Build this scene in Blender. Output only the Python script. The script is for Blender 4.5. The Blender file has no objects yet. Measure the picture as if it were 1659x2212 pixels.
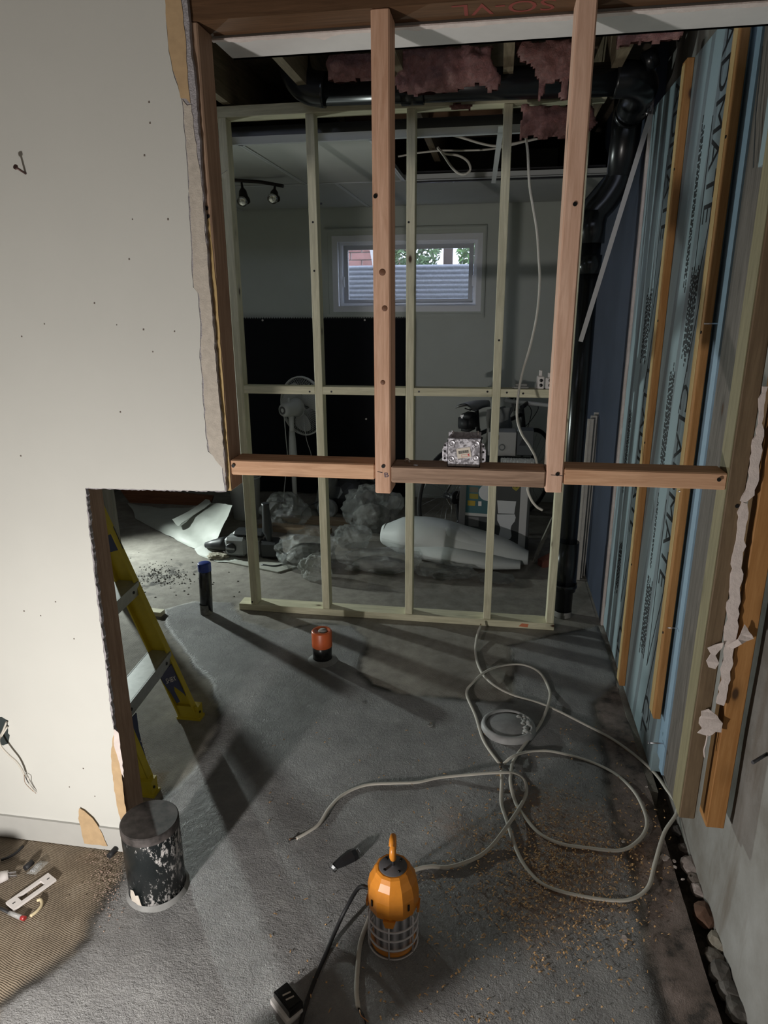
import bpy, bmesh, math, random
import numpy as np
from mathutils import Vector, Matrix, noise
from mathutils.geometry import tessellate_polygon
random.seed(7); np.random.seed(7)
SC = bpy.context.scene
COL = SC.collection
PI = math.pi

# ------------------------------------------------------------------ camera
CW, CH, CF = 1659.0, 2212.0, 1470.0
CAM_H = 1.60
_p, _y, _r = math.radians(17.1), math.radians(9.25), math.radians(-0.36)
_fw = np.array([-math.sin(_y)*math.cos(_p), math.cos(_y)*math.cos(_p), -math.sin(_p)])
_rt = np.array([math.cos(_y), math.sin(_y), 0.0])
_up = np.cross(_rt, _fw)
_r2 = _rt*math.cos(_r) + _up*math.sin(_r)
_u2 = -_rt*math.sin(_r) + _up*math.cos(_r)
cam = bpy.data.cameras.new('camera'); cam_o = bpy.data.objects.new('camera', cam); COL.objects.link(cam_o)
cam.sensor_fit = 'HORIZONTAL'; cam.sensor_width = 36.0; cam.lens = CF/CW*36.0
cam.clip_start = 0.02; cam.clip_end = 200
M = Matrix.Identity(4)
for i in range(3):
    M[i][0] = _r2[i]; M[i][1] = _u2[i]; M[i][2] = -_fw[i]
M[2][3] = CAM_H
cam_o.matrix_world = M
SC.camera = cam_o

# ------------------------------------------------------------------ world, lamps, exposure
w = bpy.data.worlds.new('world'); SC.world = w; w.use_nodes = True
wn = w.node_tree.nodes; wn['Background'].inputs[0].default_value = (0.72, 0.80, 1.0, 1); wn['Background'].inputs[1].default_value = 4.8
SC.view_settings.view_transform = 'Standard'; SC.view_settings.look = 'None'
SC.view_settings.gamma = 1.0; SC.view_settings.exposure = 0.0; SC.view_settings.use_curve_mapping = False
try:
    SC.cycles.max_bounces = 8; SC.cycles.diffuse_bounces = 5; SC.cycles.transparent_max_bounces = 16
    SC.cycles.sample_clamp_indirect = 4.0
except Exception: pass
def lamp_light(name, loc, power, col, rad):
    l = bpy.data.lights.new(name, 'POINT'); l.energy = power; l.color = col; l.shadow_soft_size = rad
    o = bpy.data.objects.new(name, l); COL.objects.link(o); o.location = loc
    return o
LA = (-1.03, 0.32, 0.40)     # work lamp on the floor of the near room, left of the camera
LB = (-2.95, 4.20, 0.75)     # flood work lamp behind the drywall, in the next room, facing the pipes
lamp_light('near_work_light', LA, 76, (1.0, 0.96, 0.91), 0.035)
fl_ = bpy.data.lights.new('far_flood_light', 'SPOT'); fl_.energy = 175; fl_.color = (0.90, 1.0, 0.95); fl_.shadow_soft_size = 0.045
fl_.spot_size = math.radians(128); fl_.spot_blend = 0.95
fl_o = bpy.data.objects.new('far_flood_light', fl_); COL.objects.link(fl_o); fl_o.location = LB
fl_o.rotation_euler = (Vector((-0.75, 2.5, 0.15))-Vector(LB)).to_track_quat('-Z', 'Y').to_euler()

# ------------------------------------------------------------------ photo geometry helpers (points on real planes)
def ray(px, py): return _fw + _r2*(px-CW/2)/CF - _u2*(py-CH/2)/CF
def FL(px, py, z=0.0):
    d = ray(px, py); t = (z-CAM_H)/d[2]; return Vector((d[0]*t, d[1]*t, z))
def PY(px, py, Y):
    d = ray(px, py); t = Y/d[1]; return Vector((d[0]*t, Y, CAM_H+d[2]*t))
def PX(px, py, X):
    d = ray(px, py); t = X/d[0]; return Vector((X, d[1]*t, CAM_H+d[2]*t))

# ------------------------------------------------------------------ mesh builder
class MB:
    def __init__(s): s.v = []; s.f = []; s.sm = []
    def add(s, vs, fs, smooth=False):
        o = len(s.v); s.v += [tuple(v) for v in vs]
        for f in fs: s.f.append(tuple(i+o for i in f)); s.sm.append(smooth)
        return s
    def box(s, x0, x1, y0, y1, z0, z1, bev=0.0):
        if bev > 0:
            b = bmesh.new(); bmesh.ops.create_cube(b, size=1)
            for v in b.verts: v.co = Vector(((x0+x1)/2+v.co.x*(x1-x0), (y0+y1)/2+v.co.y*(y1-y0), (z0+z1)/2+v.co.z*(z1-z0)))
            bmesh.ops.bevel(b, geom=list(b.edges), offset=bev, segments=1, affect='EDGES')
            return s.bm(b)
        vs = [(x, y, z) for z in (z0, z1) for y in (y0, y1) for x in (x0, x1)]
        return s.add(vs, [(0,2,3,1),(4,5,7,6),(0,1,5,4),(2,6,7,3),(0,4,6,2),(1,3,7,5)])
    def bm(s, b, smooth=False):
        b.verts.index_update()
        s.add([v.co[:] for v in b.verts], [[v.index for v in f.verts] for f in b.faces], smooth); b.free(); return s
    def obox(s, c, ax, ay, az, hx, hy, hz):
        c = Vector(c); ax = Vector(ax).normalized(); ay = Vector(ay).normalized(); az = Vector(az).normalized()
        vs = [c+ax*hx*i+ay*hy*j+az*hz*k for k in (-1,1) for j in (-1,1) for i in (-1,1)]
        return s.add(vs, [(0,2,3,1),(4,5,7,6),(0,1,5,4),(2,6,7,3),(0,4,6,2),(1,3,7,5)])
    def bar(s, a, b, w, t, ref=(0,0,1)):
        a = Vector(a); b = Vector(b); d = (b-a); L = d.length; d.normalize()
        u = Vector(ref)-d*Vector(ref).dot(d)
        if u.length < 1e-5: u = d.orthogonal()
        u.normalize(); n = d.cross(u)
        return s.obox((a+b)/2, d, u, n, L/2, w/2, t/2)
    def tube(s, pts, r, n=8, closed=False, cap=True, flat=1.0, smooth=True):
        pts = [Vector(p) for p in pts]; N = len(pts)
        rs = r if isinstance(r, (list, tuple)) else [r]*N
        o = len(s.v); nrm = None
        for i, p in enumerate(pts):
            if closed: d = pts[(i+1) % N]-pts[i-1]
            else: d = pts[min(i+1, N-1)]-pts[max(i-1, 0)]
            if d.length < 1e-9: d = Vector((0,0,1))
            d.normalize()
            if nrm is None: nrm = d.orthogonal() if abs(d.z) > .9 else Vector((0,0,1))
            nrm = nrm-d*nrm.dot(d)
            if nrm.length < 1e-6: nrm = d.orthogonal()
            nrm.normalize(); bn = d.cross(nrm)
            for k in range(n):
                a = 2*PI*k/n
                s.v.append(tuple(p+nrm*math.cos(a)*rs[i]*flat+bn*math.sin(a)*rs[i]))
        for i in range(N if closed else N-1):
            j = (i+1) % N
            for k in range(n):
                k2 = (k+1) % n
                s.f.append((o+i*n+k, o+i*n+k2, o+j*n+k2, o+j*n+k)); s.sm.append(smooth)
        if cap and not closed:
            s.f.append(tuple(o+k for k in range(n))[::-1]); s.sm.append(False)
            s.f.append(tuple(o+(N-1)*n+k for k in range(n))); s.sm.append(False)
        return s
    def cyl(s, a, b, r0, r1=None, n=20, smooth=True): return s.tube([a, b], [r0, r0 if r1 is None else r1], n, smooth=smooth)
    def lathe(s, prof, c, n=28, smooth=True, axis=None, cap=True):
        c = Vector(c); az = Vector(axis or (0,0,1)).normalized(); ax = az.orthogonal().normalized() if axis else Vector((1,0,0)); ay = az.cross(ax)
        o = len(s.v)
        for r, h in prof:
            for k in range(n):
                a = 2*PI*k/n
                s.v.append(tuple(c+az*h+(ax*math.cos(a)+ay*math.sin(a))*r))
        for i in range(len(prof)-1):
            for k in range(n):
                k2 = (k+1) % n
                s.f.append((o+i*n+k, o+i*n+k2, o+(i+1)*n+k2, o+(i+1)*n+k)); s.sm.append(smooth)
        if cap:
            if prof[0][0] > 1e-4: s.f.append(tuple(o+k for k in range(n))[::-1]); s.sm.append(False)
            if prof[-1][0] > 1e-4: s.f.append(tuple(o+(len(prof)-1)*n+k for k in range(n))); s.sm.append(False)
        return s
    def prism(s, pts, off):
        """closed polygon (list of 3-D points) extruded by vector off"""
        P = []
        for p in pts:
            p = Vector(p)
            if not P or (p-P[-1]).length > 1e-5: P.append(p)
        if (P[0]-P[-1]).length < 1e-5: P.pop()
        off = Vector(off); n = len(P)
        tris = tessellate_polygon([P])
        b = bmesh.new()
        v0 = [b.verts.new(p) for p in P]; v1 = [b.verts.new(p+off) for p in P]
        for t in tris:
            try: b.faces.new([v0[i] for i in t]); b.faces.new([v1[i] for i in t][::-1])
            except ValueError: pass
        for i in range(n): b.faces.new((v0[i], v1[i], v1[(i+1) % n], v0[(i+1) % n]))
        bmesh.ops.recalc_face_normals(b, faces=list(b.faces))
        return s.bm(b)
    def grid(s, fn, nu, nv, smooth=True):
        o = len(s.v)
        for j in range(nv+1):
            for i in range(nu+1): s.v.append(tuple(fn(i/nu, j/nv)))
        for j in range(nv):
            for i in range(nu):
                a = o+j*(nu+1)+i; s.f.append((a, a+1, a+nu+2, a+nu+1)); s.sm.append(smooth)
        return s

def wloc(o):
    p = Vector((0,0,0))
    while o is not None: p = p+o.location; o = o.parent
    return p
def obj(name, mb, mat, parent=None, kind=None):
    me = bpy.data.meshes.new(name)
    off = wloc(parent) if parent is not None else Vector((0,0,0))
    if parent is None:      # origin at the middle of the base
        a = np.array(mb.v); mn, mx = a.min(0), a.max(0); org = Vector(((mn[0]+mx[0])/2, (mn[1]+mx[1])/2, mn[2]))
    else: org = off
    vs = (np.array(mb.v)-np.array(org)).tolist()
    me.from_pydata(vs, [], mb.f); me.polygons.foreach_set('use_smooth', mb.sm)
    me.validate(); me.update()
    o = bpy.data.objects.new(name, me); COL.objects.link(o)
    if mat is not None:
        for m in (mat if isinstance(mat, list) else [mat]): me.materials.append(m)
    if parent is not None: o.parent = parent
    else: o.location = org
    if kind: o['kind'] = kind
    return o
def fixn(o):
    b = bmesh.new(); b.from_mesh(o.data); bmesh.ops.recalc_face_normals(b, faces=list(b.faces)); b.to_mesh(o.data); b.free(); return o
def thing(name, label, cat, loc=(0,0,0), group=None, kind=None):
    o = bpy.data.objects.new(name, None); COL.objects.link(o); o.location = loc; o.empty_display_size = .05
    o['label'] = label
    o['category'] = cat
    if group: o['group'] = group
    if kind: o['kind'] = kind
    return o
def tag(o, label, cat, group=None):
    o['label'] = label; o['category'] = cat
    if group: o['group'] = group
    return o
def struct(name, mb, mat, label=None, parent=None):
    o = obj(name, mb, mat, parent)
    if parent is None:
        o['kind'] = 'structure'
        if label: o['label'] = label
    return o
def structE(name, loc=(0,0,0), label=None):
    o = bpy.data.objects.new(name, None); COL.objects.link(o); o.location = loc; o['kind'] = 'structure'
    if label: o['label'] = label
    return o
def smooth_path(pts, n=6):
    """Catmull-Rom through points"""
    P = [Vector(p) for p in pts]; out = []
    Q = [P[0]*2-P[1]]+P+[P[-1]*2-P[-2]]
    for i in range(1, len(Q)-2):
        a, b, c, d = Q[i-1], Q[i], Q[i+1], Q[i+2]
        for k in range(n):
            t = k/n
            out.append(.5*((2*b)+(c-a)*t+(2*a-5*b+4*c-d)*t*t+(3*b-a-3*c+d)*t**3))
    out.append(P[-1]); return out

# ------------------------------------------------------------------ materials
def _new(name):
    m = bpy.data.materials.new(name); m.use_nodes = True
    nt = m.node_tree; b = nt.nodes['Principled BSDF']; return m, nt, b
def C(c): return (c[0], c[1], c[2], 1)
def S(r, g, b):
    f = lambda u: ((u/255)/12.92 if u/255 <= .04045 else ((u/255+.055)/1.055)**2.4)
    return (f(r), f(g), f(b))
def noise_node(nt, scale, detail=4, rough=.6, vec=None, dist=0):
    n = nt.nodes.new('ShaderNodeTexNoise'); n.inputs['Scale'].default_value = scale; n.inputs['Detail'].default_value = detail
    n.inputs['Roughness'].default_value = rough; n.inputs['Distortion'].default_value = dist
    if vec is not None: nt.links.new(vec, n.inputs['Vector'])
    return n
def ramp(nt, fac, stops):
    r = nt.nodes.new('ShaderNodeValToRGB'); nt.links.new(fac, r.inputs[0])
    e = r.color_ramp.elements
    while len(e) < len(stops): e.new(.5)
    for i, (p, c) in enumerate(stops): e[i].position = p; e[i].color = C(c) if len(c) == 3 else c
    return r
def mixc(nt, fac, a, b, mode='MIX'):
    m = nt.nodes.new('ShaderNodeMix'); m.data_type = 'RGBA'; m.blend_type = mode
    for inp, v in ((m.inputs[0], fac), (m.inputs[6], a), (m.inputs[7], b)):
        if hasattr(v, 'is_linked') or hasattr(v, 'links'): nt.links.new(v, inp)
        elif isinstance(v, (int, float)): inp.default_value = v
        else: inp.default_value = C(v)
    return m.outputs[2]
def math_(nt, op, a, b=None, c=None):
    m = nt.nodes.new('ShaderNodeMath'); m.operation = op
    for i, v in enumerate((a, b, c)):
        if v is None: continue
        if isinstance(v, (int, float)): m.inputs[i].default_value = v
        else: nt.links.new(v, m.inputs[i])
    return m.outputs[0]
def bump(nt, b, h, strength=.3, dist=.002):
    n = nt.nodes.new('ShaderNodeBump'); n.inputs['Strength'].default_value = strength; n.inputs['Distance'].default_value = dist
    nt.links.new(h, n.inputs['Height']); nt.links.new(n.outputs[0], b.inputs['Normal']); return n
def objco(nt):
    t = nt.nodes.new('ShaderNodeTexCoord'); return t.outputs['Object']
def mapping(nt, vec, scale=(1,1,1), loc=(0,0,0), rot=(0,0,0)):
    m = nt.nodes.new('ShaderNodeMapping'); m.inputs['Scale'].default_value = scale; m.inputs['Location'].default_value = loc; m.inputs['Rotation'].default_value = rot
    nt.links.new(vec, m.inputs['Vector']); return m.outputs[0]
def plain(name, col, rough=.6, metal=0, var=0.0, vscale=20, bmp=0.0, bscale=200, spec=.5, trans=0, coat=0):
    m, nt, b = _new(name); b.inputs['Roughness'].default_value = rough; b.inputs['Metallic'].default_value = metal
    b.inputs['Specular IOR Level'].default_value = spec; b.inputs['Coat Weight'].default_value = coat
    co = objco(nt)
    n = noise_node(nt, vscale, 4, .6, co)
    lo = tuple(c*(1-var) for c in col); hi = tuple(min(1, c*(1+var*.7)) for c in col)
    r = ramp(nt, n.outputs[0], [(.3, lo), (.7, hi)]); nt.links.new(r.outputs[0], b.inputs['Base Color'])
    if bmp > 0:
        n2 = noise_node(nt, bscale, 3, .6, co); bump(nt, b, n2.outputs[0], bmp, .003)
    if trans: b.inputs['Transmission Weight'].default_value = trans
    return m
def wood(name, c0, c1, axis='z', knots=True, dark=(.06,.03,.015), rough=.65, seed=0., grain=1.0):
    m, nt, b = _new(name); b.inputs['Roughness'].default_value = rough; b.inputs['Specular IOR Level'].default_value = .3
    co = objco(nt)
    sc = {'z': (34, 34, 2.2), 'x': (2.2, 34, 34), 'y': (34, 2.2, 34)}[axis]
    v = mapping(nt, co, sc, (seed*3.1, seed*1.7, seed*5.3))
    n1 = noise_node(nt, 1.6, 5, .62, v, 1.2); n2 = noise_node(nt, 7, 3, .6, v, .4)
    f = math_(nt, 'ADD', math_(nt, 'MULTIPLY', n1.outputs[0], .7), math_(nt, 'MULTIPLY', n2.outputs[0], .3))
    r = ramp(nt, f, [(.36, c0), (.52, tuple((a+d)/2 for a, d in zip(c0, c1))), (.66, c1)])
    colr = r.outputs[0]
    big = noise_node(nt, 5, 2, .5, mapping(nt, co, (1,1,1), (seed, 0, seed*2)))
    colr = mixc(nt, math_(nt, 'MULTIPLY', big.outputs[0], .35*grain), colr, tuple(x*.62 for x in c0))
    if knots:
        s2 = {'z': (5.5, 5.5, 2.6), 'x': (2.6, 5.5, 5.5), 'y': (5.5, 2.6, 5.5)}[axis]
        vo = nt.nodes.new('ShaderNodeTexVoronoi'); vo.inputs['Scale'].default_value = 1.7
        nt.links.new(mapping(nt, co, s2, (seed*7.7, seed*2.3, seed)), vo.inputs['Vector'])
        k = ramp(nt, vo.outputs[0], [(.05, (1,1,1)), (.095, (0,0,0))])
        k2 = ramp(nt, vo.outputs[0], [(.06, (.5,.5,.5)), (.22, (0,0,0))])
        colr = mixc(nt, k2.outputs[0], colr, tuple(x*.5 for x in c0)); colr = mixc(nt, k.outputs[0], colr, dark)
    nt.links.new(colr, b.inputs['Base Color']); bump(nt, b, f, .25, .0015)
    return m
def clearplastic(name, col, alpha=.45, rough=.18, bscale=25, bs=.6):
    m, nt, b = _new(name); b.inputs['Base Color'].default_value = C(col); b.inputs['Roughness'].default_value = rough
    b.inputs['Alpha'].default_value = alpha; b.inputs['Specular IOR Level'].default_value = .9
    n = noise_node(nt, bscale, 5, .65, objco(nt), 1.5); bump(nt, b, n.outputs[0], bs, .02)
    return m

MT = {}
MT['paint'] = plain('cream_wall_paint', (.60,.60,.565), .55, var=.03, vscale=3, bmp=.05, bscale=350)
MT['baseboard'] = plain('baseboard_paint', (.47,.465,.44), .5, var=.03)
MT['kraft'] = plain('brown_kraft_paper', (.50,.35,.20), .85, var=.12, vscale=35)
MT['gypsum'] = plain('torn_gypsum_paper', (.52,.47,.41), .9, var=.14, vscale=60, bmp=.3, bscale=300)
MT['gypcore'] = plain('gypsum_core', (.36,.34,.36), .95, var=.3, vscale=120, bmp=.7, bscale=260)
MT['white_torn'] = plain('torn_white_plaster', (.66,.58,.55), .85, var=.1, vscale=40, bmp=.4, bscale=150)
FIR0, FIR1 = (.55,.31,.20), (.85,.56,.41)
MT['fir_z'] = wood('fir_upright', FIR0, FIR1, 'z', seed=1.3)
MT['fir_z2'] = wood('fir_upright_pale', (.62,.38,.27), (.90,.62,.48), 'z', seed=4.1)
MT['fir_x'] = wood('fir_crosswise', (.52,.29,.17), (.80,.51,.33), 'x', seed=2.2)
MT['fir_old'] = wood('weathered_fir', (.20,.125,.085), (.48,.33,.24), 'x', seed=6.4)
MT['fir_dark'] = wood('stained_fir', (.30,.19,.13), (.50,.35,.25), 'z', seed=3.0)
MT['header'] = wood('header_timber', (.085,.045,.022), (.16,.085,.045), 'x', seed=8.8)
MT['spf_z'] = wood('spruce_upright', (.56,.53,.37), (.84,.80,.60), 'z', seed=5.5)
MT['spf_x'] = wood('spruce_crosswise', (.56,.53,.37), (.84,.80,.60), 'x', seed=7.1)
MT['joist'] = wood('joist_timber', (.16,.125,.08), (.30,.24,.16), 'y', seed=9.2)
MT['strap'] = wood('strapping_wood', (.33,.15,.045), (.47,.245,.09), 'z', seed=2.9)
MT['brown'] = wood('brown_stud_wood', (.125,.085,.05), (.21,.15,.09), 'z', seed=3.7)
MT['screw'] = plain('black_screw', (.02,.02,.02), .35, .6)
MT['steel'] = plain('galvanised_steel', (.62,.62,.66), .28, 1.0, var=.3, vscale=160)
MT['black_abs'] = plain('black_pipe_plastic', (.010,.011,.013), .26, spec=.5)
MT['black_matte'] = plain('matte_black', (.014,.014,.016), .6)
MT['white_cable'] = plain('white_cable_jacket', (.58,.55,.49), .5, var=.06)
MT['white_plastic'] = plain('white_plastic', (.72,.68,.66), .4)
MT['copper'] = plain('copper_wire', (.55,.30,.16), .35, 1.0)
# ================================================================== FLOOR
def poly_px(pts): return np.array([FL(*p)[:2] for p in pts])
def sdist(P, poly):
    """signed distance (positive inside) of points P to a polygon"""
    n = len(poly); d = np.full(len(P), 1e9); ins = np.zeros(len(P), bool)
    for i in range(n):
        a = poly[i]; b = poly[(i+1) % n]; ab = b-a
        t = np.clip(((P-a)@ab)/max(ab@ab, 1e-9), 0, 1); q = P-(a+t[:, None]*ab)
        d = np.minimum(d, np.hypot(q[:, 0], q[:, 1]))
        c = ((a[1] > P[:, 1]) != (b[1] > P[:, 1]))
        with np.errstate(divide='ignore', invalid='ignore'):
            xi = (b[0]-a[0])*(P[:, 1]-a[1])/(b[1]-a[1])+a[0]
        ins ^= c & (P[:, 0] < xi)
    return np.where(ins, d, -d)
fresh_px = [(350,1318),(420,1298),(500,1302),(530,1340),(600,1362),(680,1348),(760,1352),(795,1380),(770,1450),(800,1482),(870,1500),(1010,1513),(1105,1517),(1118,1440),(1103,1395),(1200,1372),(1292,1352),(1338,1470),(1282,1520),(1296,1600),(1312,1700),(1332,1790),(1366,1880),(1392,2000),(1402,2100),(1432,2212)]
fresh_poly = np.vstack([poly_px(fresh_px), np.array([(.36,.9),(.3,-1.5),(-.75,-1.5),(-.95,.4),(-1.07,.95)]),
    poly_px([(0,2178),(70,2130),(130,2085),(200,2030),(222,1962),(262,1900),(292,1792),(380,1702),(470,1592),(482,1540),(455,1472),(412,1420),(372,1372)])])
right_poly = np.vstack([poly_px([(1338,1470),(1282,1520),(1296,1600),(1312,1700),(1332,1790),(1366,1880),(1392,2000),(1402,2100),(1432,2212)]), np.array([(.36,.9),(.3,-1.5),(.8,-1.5),(.8,2.75)])])
ridge_poly = np.array([(-3.3,-1.6),(-.75,-1.5),(-.95,.4),(-1.07,.95)]+[tuple(q) for q in poly_px([(0,2178),(70,2130),(130,2085),(200,2030),(222,1962),(262,1900),(292,1792)])]+[(-1.1,1.9),(-3.3,1.6)])
rust_poly = poly_px([(1010,1800),(1150,1720),(1310,1760),(1370,1880),(1330,2010),(1200,2030),(1060,1960)])
gxs = np.concatenate([np.arange(-3.3,-1.75,.03), np.arange(-1.75,.581,.0125)]); gxs[-1] = .578
gys = np.concatenate([np.arange(-1.6,.85,.05), np.arange(.85,3.4,.0125), np.arange(3.4,5.62,.03)]); gys[-1] = 5.61
GX, GY = np.meshgrid(gxs, gys); P2 = np.stack([GX.ravel(), GY.ravel()], 1)
nz = np.array([noise.fractal((p[0]*5, p[1]*5, 1.7), 1.0, 2.0, 4) for p in P2])
nz2 = np.array([noise.noise((p[0]*28, p[1]*28, 4.1)) for p in P2])
dF = sdist(P2, fresh_poly)+nz*.02+nz2*.006
dR = sdist(P2, right_poly)+nz*.02
dG = sdist(P2, ridge_poly)+nz*.02
dU = sdist(P2, rust_poly)
ss = lambda d, w: np.clip(.5+d/w, 0, 1)
mF = ss(dF, .02); mR = ss(dR, .03)*(1-mF); mG = ss(dG, .02)*(1-mF); mU = np.clip(.35+dU/.22+nz*.5, 0, 1)
edge = np.exp(-(dF/.018)**2)*np.clip(.6+nz*1.6+nz2*.5,0,1)
Z = mF*.006*(.6+nz*.5)+mF*np.array([noise.noise((p[0]*55, p[1]*55, 9.)) for p in P2])*.0012-edge*.004*(1+nz2)+mR*nz*.008
# far rubble spots in the next room
spall = FL(350,1245); q = np.hypot(P2[:, 0]-spall.x, (P2[:, 1]-spall.y)); mS = np.clip(1.25-q/.22+nz*.9, 0, 1)
Z -= mS*np.clip(nz2, 0, 1)*.02
Z = Z-Z.max()*0
nx, ny = len(gxs), len(gys)
mb = MB(); mb.v = [(a, b, c) for a, b, c in zip(P2[:, 0], P2[:, 1], Z)]
ii = np.arange(nx*ny).reshape(ny, nx)
quads = np.stack([ii[:-1, :-1], ii[:-1, 1:], ii[1:, 1:], ii[1:, :-1]], -1).reshape(-1, 4)
# the slab stops short of the concrete wall in the near part: a rubble gap runs beside it
mb.f = [tuple(int(k) for k in f) for f in quads]; mb.sm = [True]*len(mb.f)
m, nt, b = _new('basement_concrete')
def attr(nm):
    a = nt.nodes.new('ShaderNodeAttribute'); a.attribute_name = nm; return a.outputs['Fac']
co = objco(nt)
n_big = noise_node(nt, 2.2, 5, .6, co); n_mid = noise_node(nt, 14, 6, .7, co); n_fine = noise_node(nt, 240, 3, .75, co); n_str = noise_node(nt, 1.0, 4, .65, mapping(nt, co, (26, 150, 50), (0,0,0), (0,0,.9)), .8)
fresh_c = ramp(nt, n_mid.outputs[0], [(.3, (.26,.257,.258)), (.55, (.34,.336,.335)), (.75, (.42,.415,.41))]).outputs[0]
old_c = ramp(nt, n_mid.outputs[0], [(.25, (.22,.20,.175)), (.5, (.33,.305,.265)), (.75, (.43,.40,.35))]).outputs[0]
glue_c = ramp(nt, n_mid.outputs[0], [(.3, (.19,.145,.10)), (.55, (.28,.22,.155)), (.8, (.38,.32,.245))]).outputs[0]
dirt_c = ramp(nt, n_mid.outputs[0], [(.36, (.07,.06,.055)), (.47, (.21,.165,.145)), (.72, (.36,.285,.26))]).outputs[0]
c1 = mixc(nt, attr('fresh'), old_c, fresh_c); c1 = mixc(nt, attr('glue'), c1, glue_c); c1 = mixc(nt, attr('dirt'), c1, dirt_c)
c1 = mixc(nt, math_(nt, 'MULTIPLY', attr('edge'), .9), c1, (.035,.033,.03))
rustf = math_(nt, 'MULTIPLY', attr('rust'), ramp(nt, noise_node(nt, 60, 4, .7, co).outputs[0], [(.36, (0,0,0)), (.60, (.85,.85,.85))]).outputs[0])
c1 = mixc(nt, rustf, c1, (.40,.19,.07))
c1 = mixc(nt, math_(nt, 'MULTIPLY', ramp(nt, n_big.outputs[0], [(.35, (1,1,1)), (.6, (0,0,0))]).outputs[0], .35), c1, (.07,.062,.055))
c1 = mixc(nt, math_(nt, 'MULTIPLY', attr('spall'), ramp(nt, n_mid.outputs[0], [(.45, (0,0,0)), (.6, (1,1,1))]).outputs[0]), c1, (.05,.045,.04))
nt.links.new(c1, b.inputs['Base Color'])
rg = nt.nodes.new('ShaderNodeMapRange'); nt.links.new(attr('fresh'), rg.inputs[0]); rg.inputs[3].default_value = .82; rg.inputs[4].default_value = .29
nt.links.new(rg.outputs[0], b.inputs['Roughness'])
# height: gritty float finish on fresh concrete, combed ridges on the old glue bed
wv = nt.nodes.new('ShaderNodeTexWave'); wv.wave_type = 'BANDS'; wv.bands_direction = 'Y'; wv.inputs['Scale'].default_value = 64; wv.inputs['Distortion'].default_value = 6; wv.inputs['Detail'].default_value = 1; wv.inputs['Detail Scale'].default_value = .35
nt.links.new(mapping(nt, co, (1,1,1), (0,0,0), (0,0,.25)), wv.inputs['Vector'])
h_f = math_(nt, 'ADD', math_(nt, 'ADD', math_(nt, 'MULTIPLY', n_fine.outputs[0], .9), math_(nt, 'MULTIPLY', noise_node(nt, 95, 2, .6, co).outputs[0], .8)), math_(nt, 'MULTIPLY', n_str.outputs[0], .35))
h_o = math_(nt, 'ADD', math_(nt, 'MULTIPLY', math_(nt, 'MULTIPLY', wv.outputs['Fac'], math_(nt, 'SUBTRACT', 1.0, attr('dirt'))), .15), math_(nt, 'MULTIPLY', n_fine.outputs[0], .35))
h = math_(nt, 'ADD', math_(nt, 'MULTIPLY', h_f, attr('fresh')), math_(nt, 'MULTIPLY', h_o, math_(nt, 'SUBTRACT', 1.0, attr('fresh'))))
bump(nt, b, h, 1.0, .009)
floor = struct('floor', mb, m, 'basement concrete floor with freshly patched trenches')
floor.location.z += 0
for nm, arr in (('fresh', mF), ('dirt', mR), ('glue', mG), ('rust', mU*np.maximum(mF, mR)), ('edge', edge), ('spall', mS)):
    a = floor.data.attributes.new(nm, 'FLOAT', 'POINT'); a.data.foreach_set('value', arr.astype(np.float32))
obj('slab_strip', MB().box(.5775,.606,2.06,5.61,-.1,-.0005), m, floor)
# gap beside the concrete wall, slightly lower and full of rubble dust
MT['rubble'] = plain('rubble_dirt', (.10,.085,.07), .95, var=.6, vscale=40, bmp=.8, bscale=60)
g = MB().grid(lambda u, v: (.56+.10*u, -1.6+7.2*v, -.055+.03*noise.noise((u*3, v*60, 2))), 8, 300)
struct('floor_gap', g, MT['rubble'], 'dirt filled gap between slab and concrete wall')

# ================================================================== WALLS OF THE SHELL
MT['concrete'] = None
struct('floor_light_seal', MB().box(-3.4,.85,-1.7,5.8,-.30,-.10), MT['rubble'], 'unseen slab added under the floor to keep sky light out')  # unseen slab added below the floor, stops sky light leaking in
m, nt, b = _new('poured_concrete_wall'); co = objco(nt)
n1 = noise_node(nt, 3.5, 6, .65, co); n2 = noise_node(nt, 60, 4, .6, co)
c1 = ramp(nt, n1.outputs[0], [(.3, (.15,.135,.115)), (.5, (.225,.22,.205)), (.72, (.30,.30,.29))]).outputs[0]
st = noise_node(nt, 2.2, 4, .6, mapping(nt, co, (1,5,1), (4,2,1)))
c1 = mixc(nt, math_(nt, 'MULTIPLY', ramp(nt, st.outputs[0], [(.52, (0,0,0)), (.68, (1,1,1))]).outputs[0], .6), c1, (.12,.095,.07))
nt.links.new(c1, b.inputs['Base Color']); b.inputs['Roughness'].default_value = .85; bump(nt, b, n2.outputs[0], .4, .004)
MT['concrete'] = m
wr = MB().grid(lambda u, v: (.655-.018*max(0, 1-v*6)*1.0+.004*noise.noise((u*14, v*9, 0)), -1.6+5.0*u, -.15+2.85*v), 90, 60)
wr.box(.67,.85,-1.6,3.4,-.15,2.7)
struct('wall_right', wr, MT['concrete'], 'bare grey poured concrete foundation wall')
MT['bluepaint'] = plain('navy_wall_paint', (.030,.042,.072), .55, var=.15, vscale=6)
MT['sage'] = plain('sage_grey_wall_paint', (.52,.555,.51), .6, var=.04, vscale=4)
MT['dull'] = plain('dull_wall_paint', (.16,.145,.13), .8)
o = struct('wall_far_right', MB().box(.592,.606,3.335,5.6,0,2.36).box(.61,.85,3.4,5.8,-.1,2.7), MT['bluepaint'], 'navy blue painted drywall of the far room')
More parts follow.
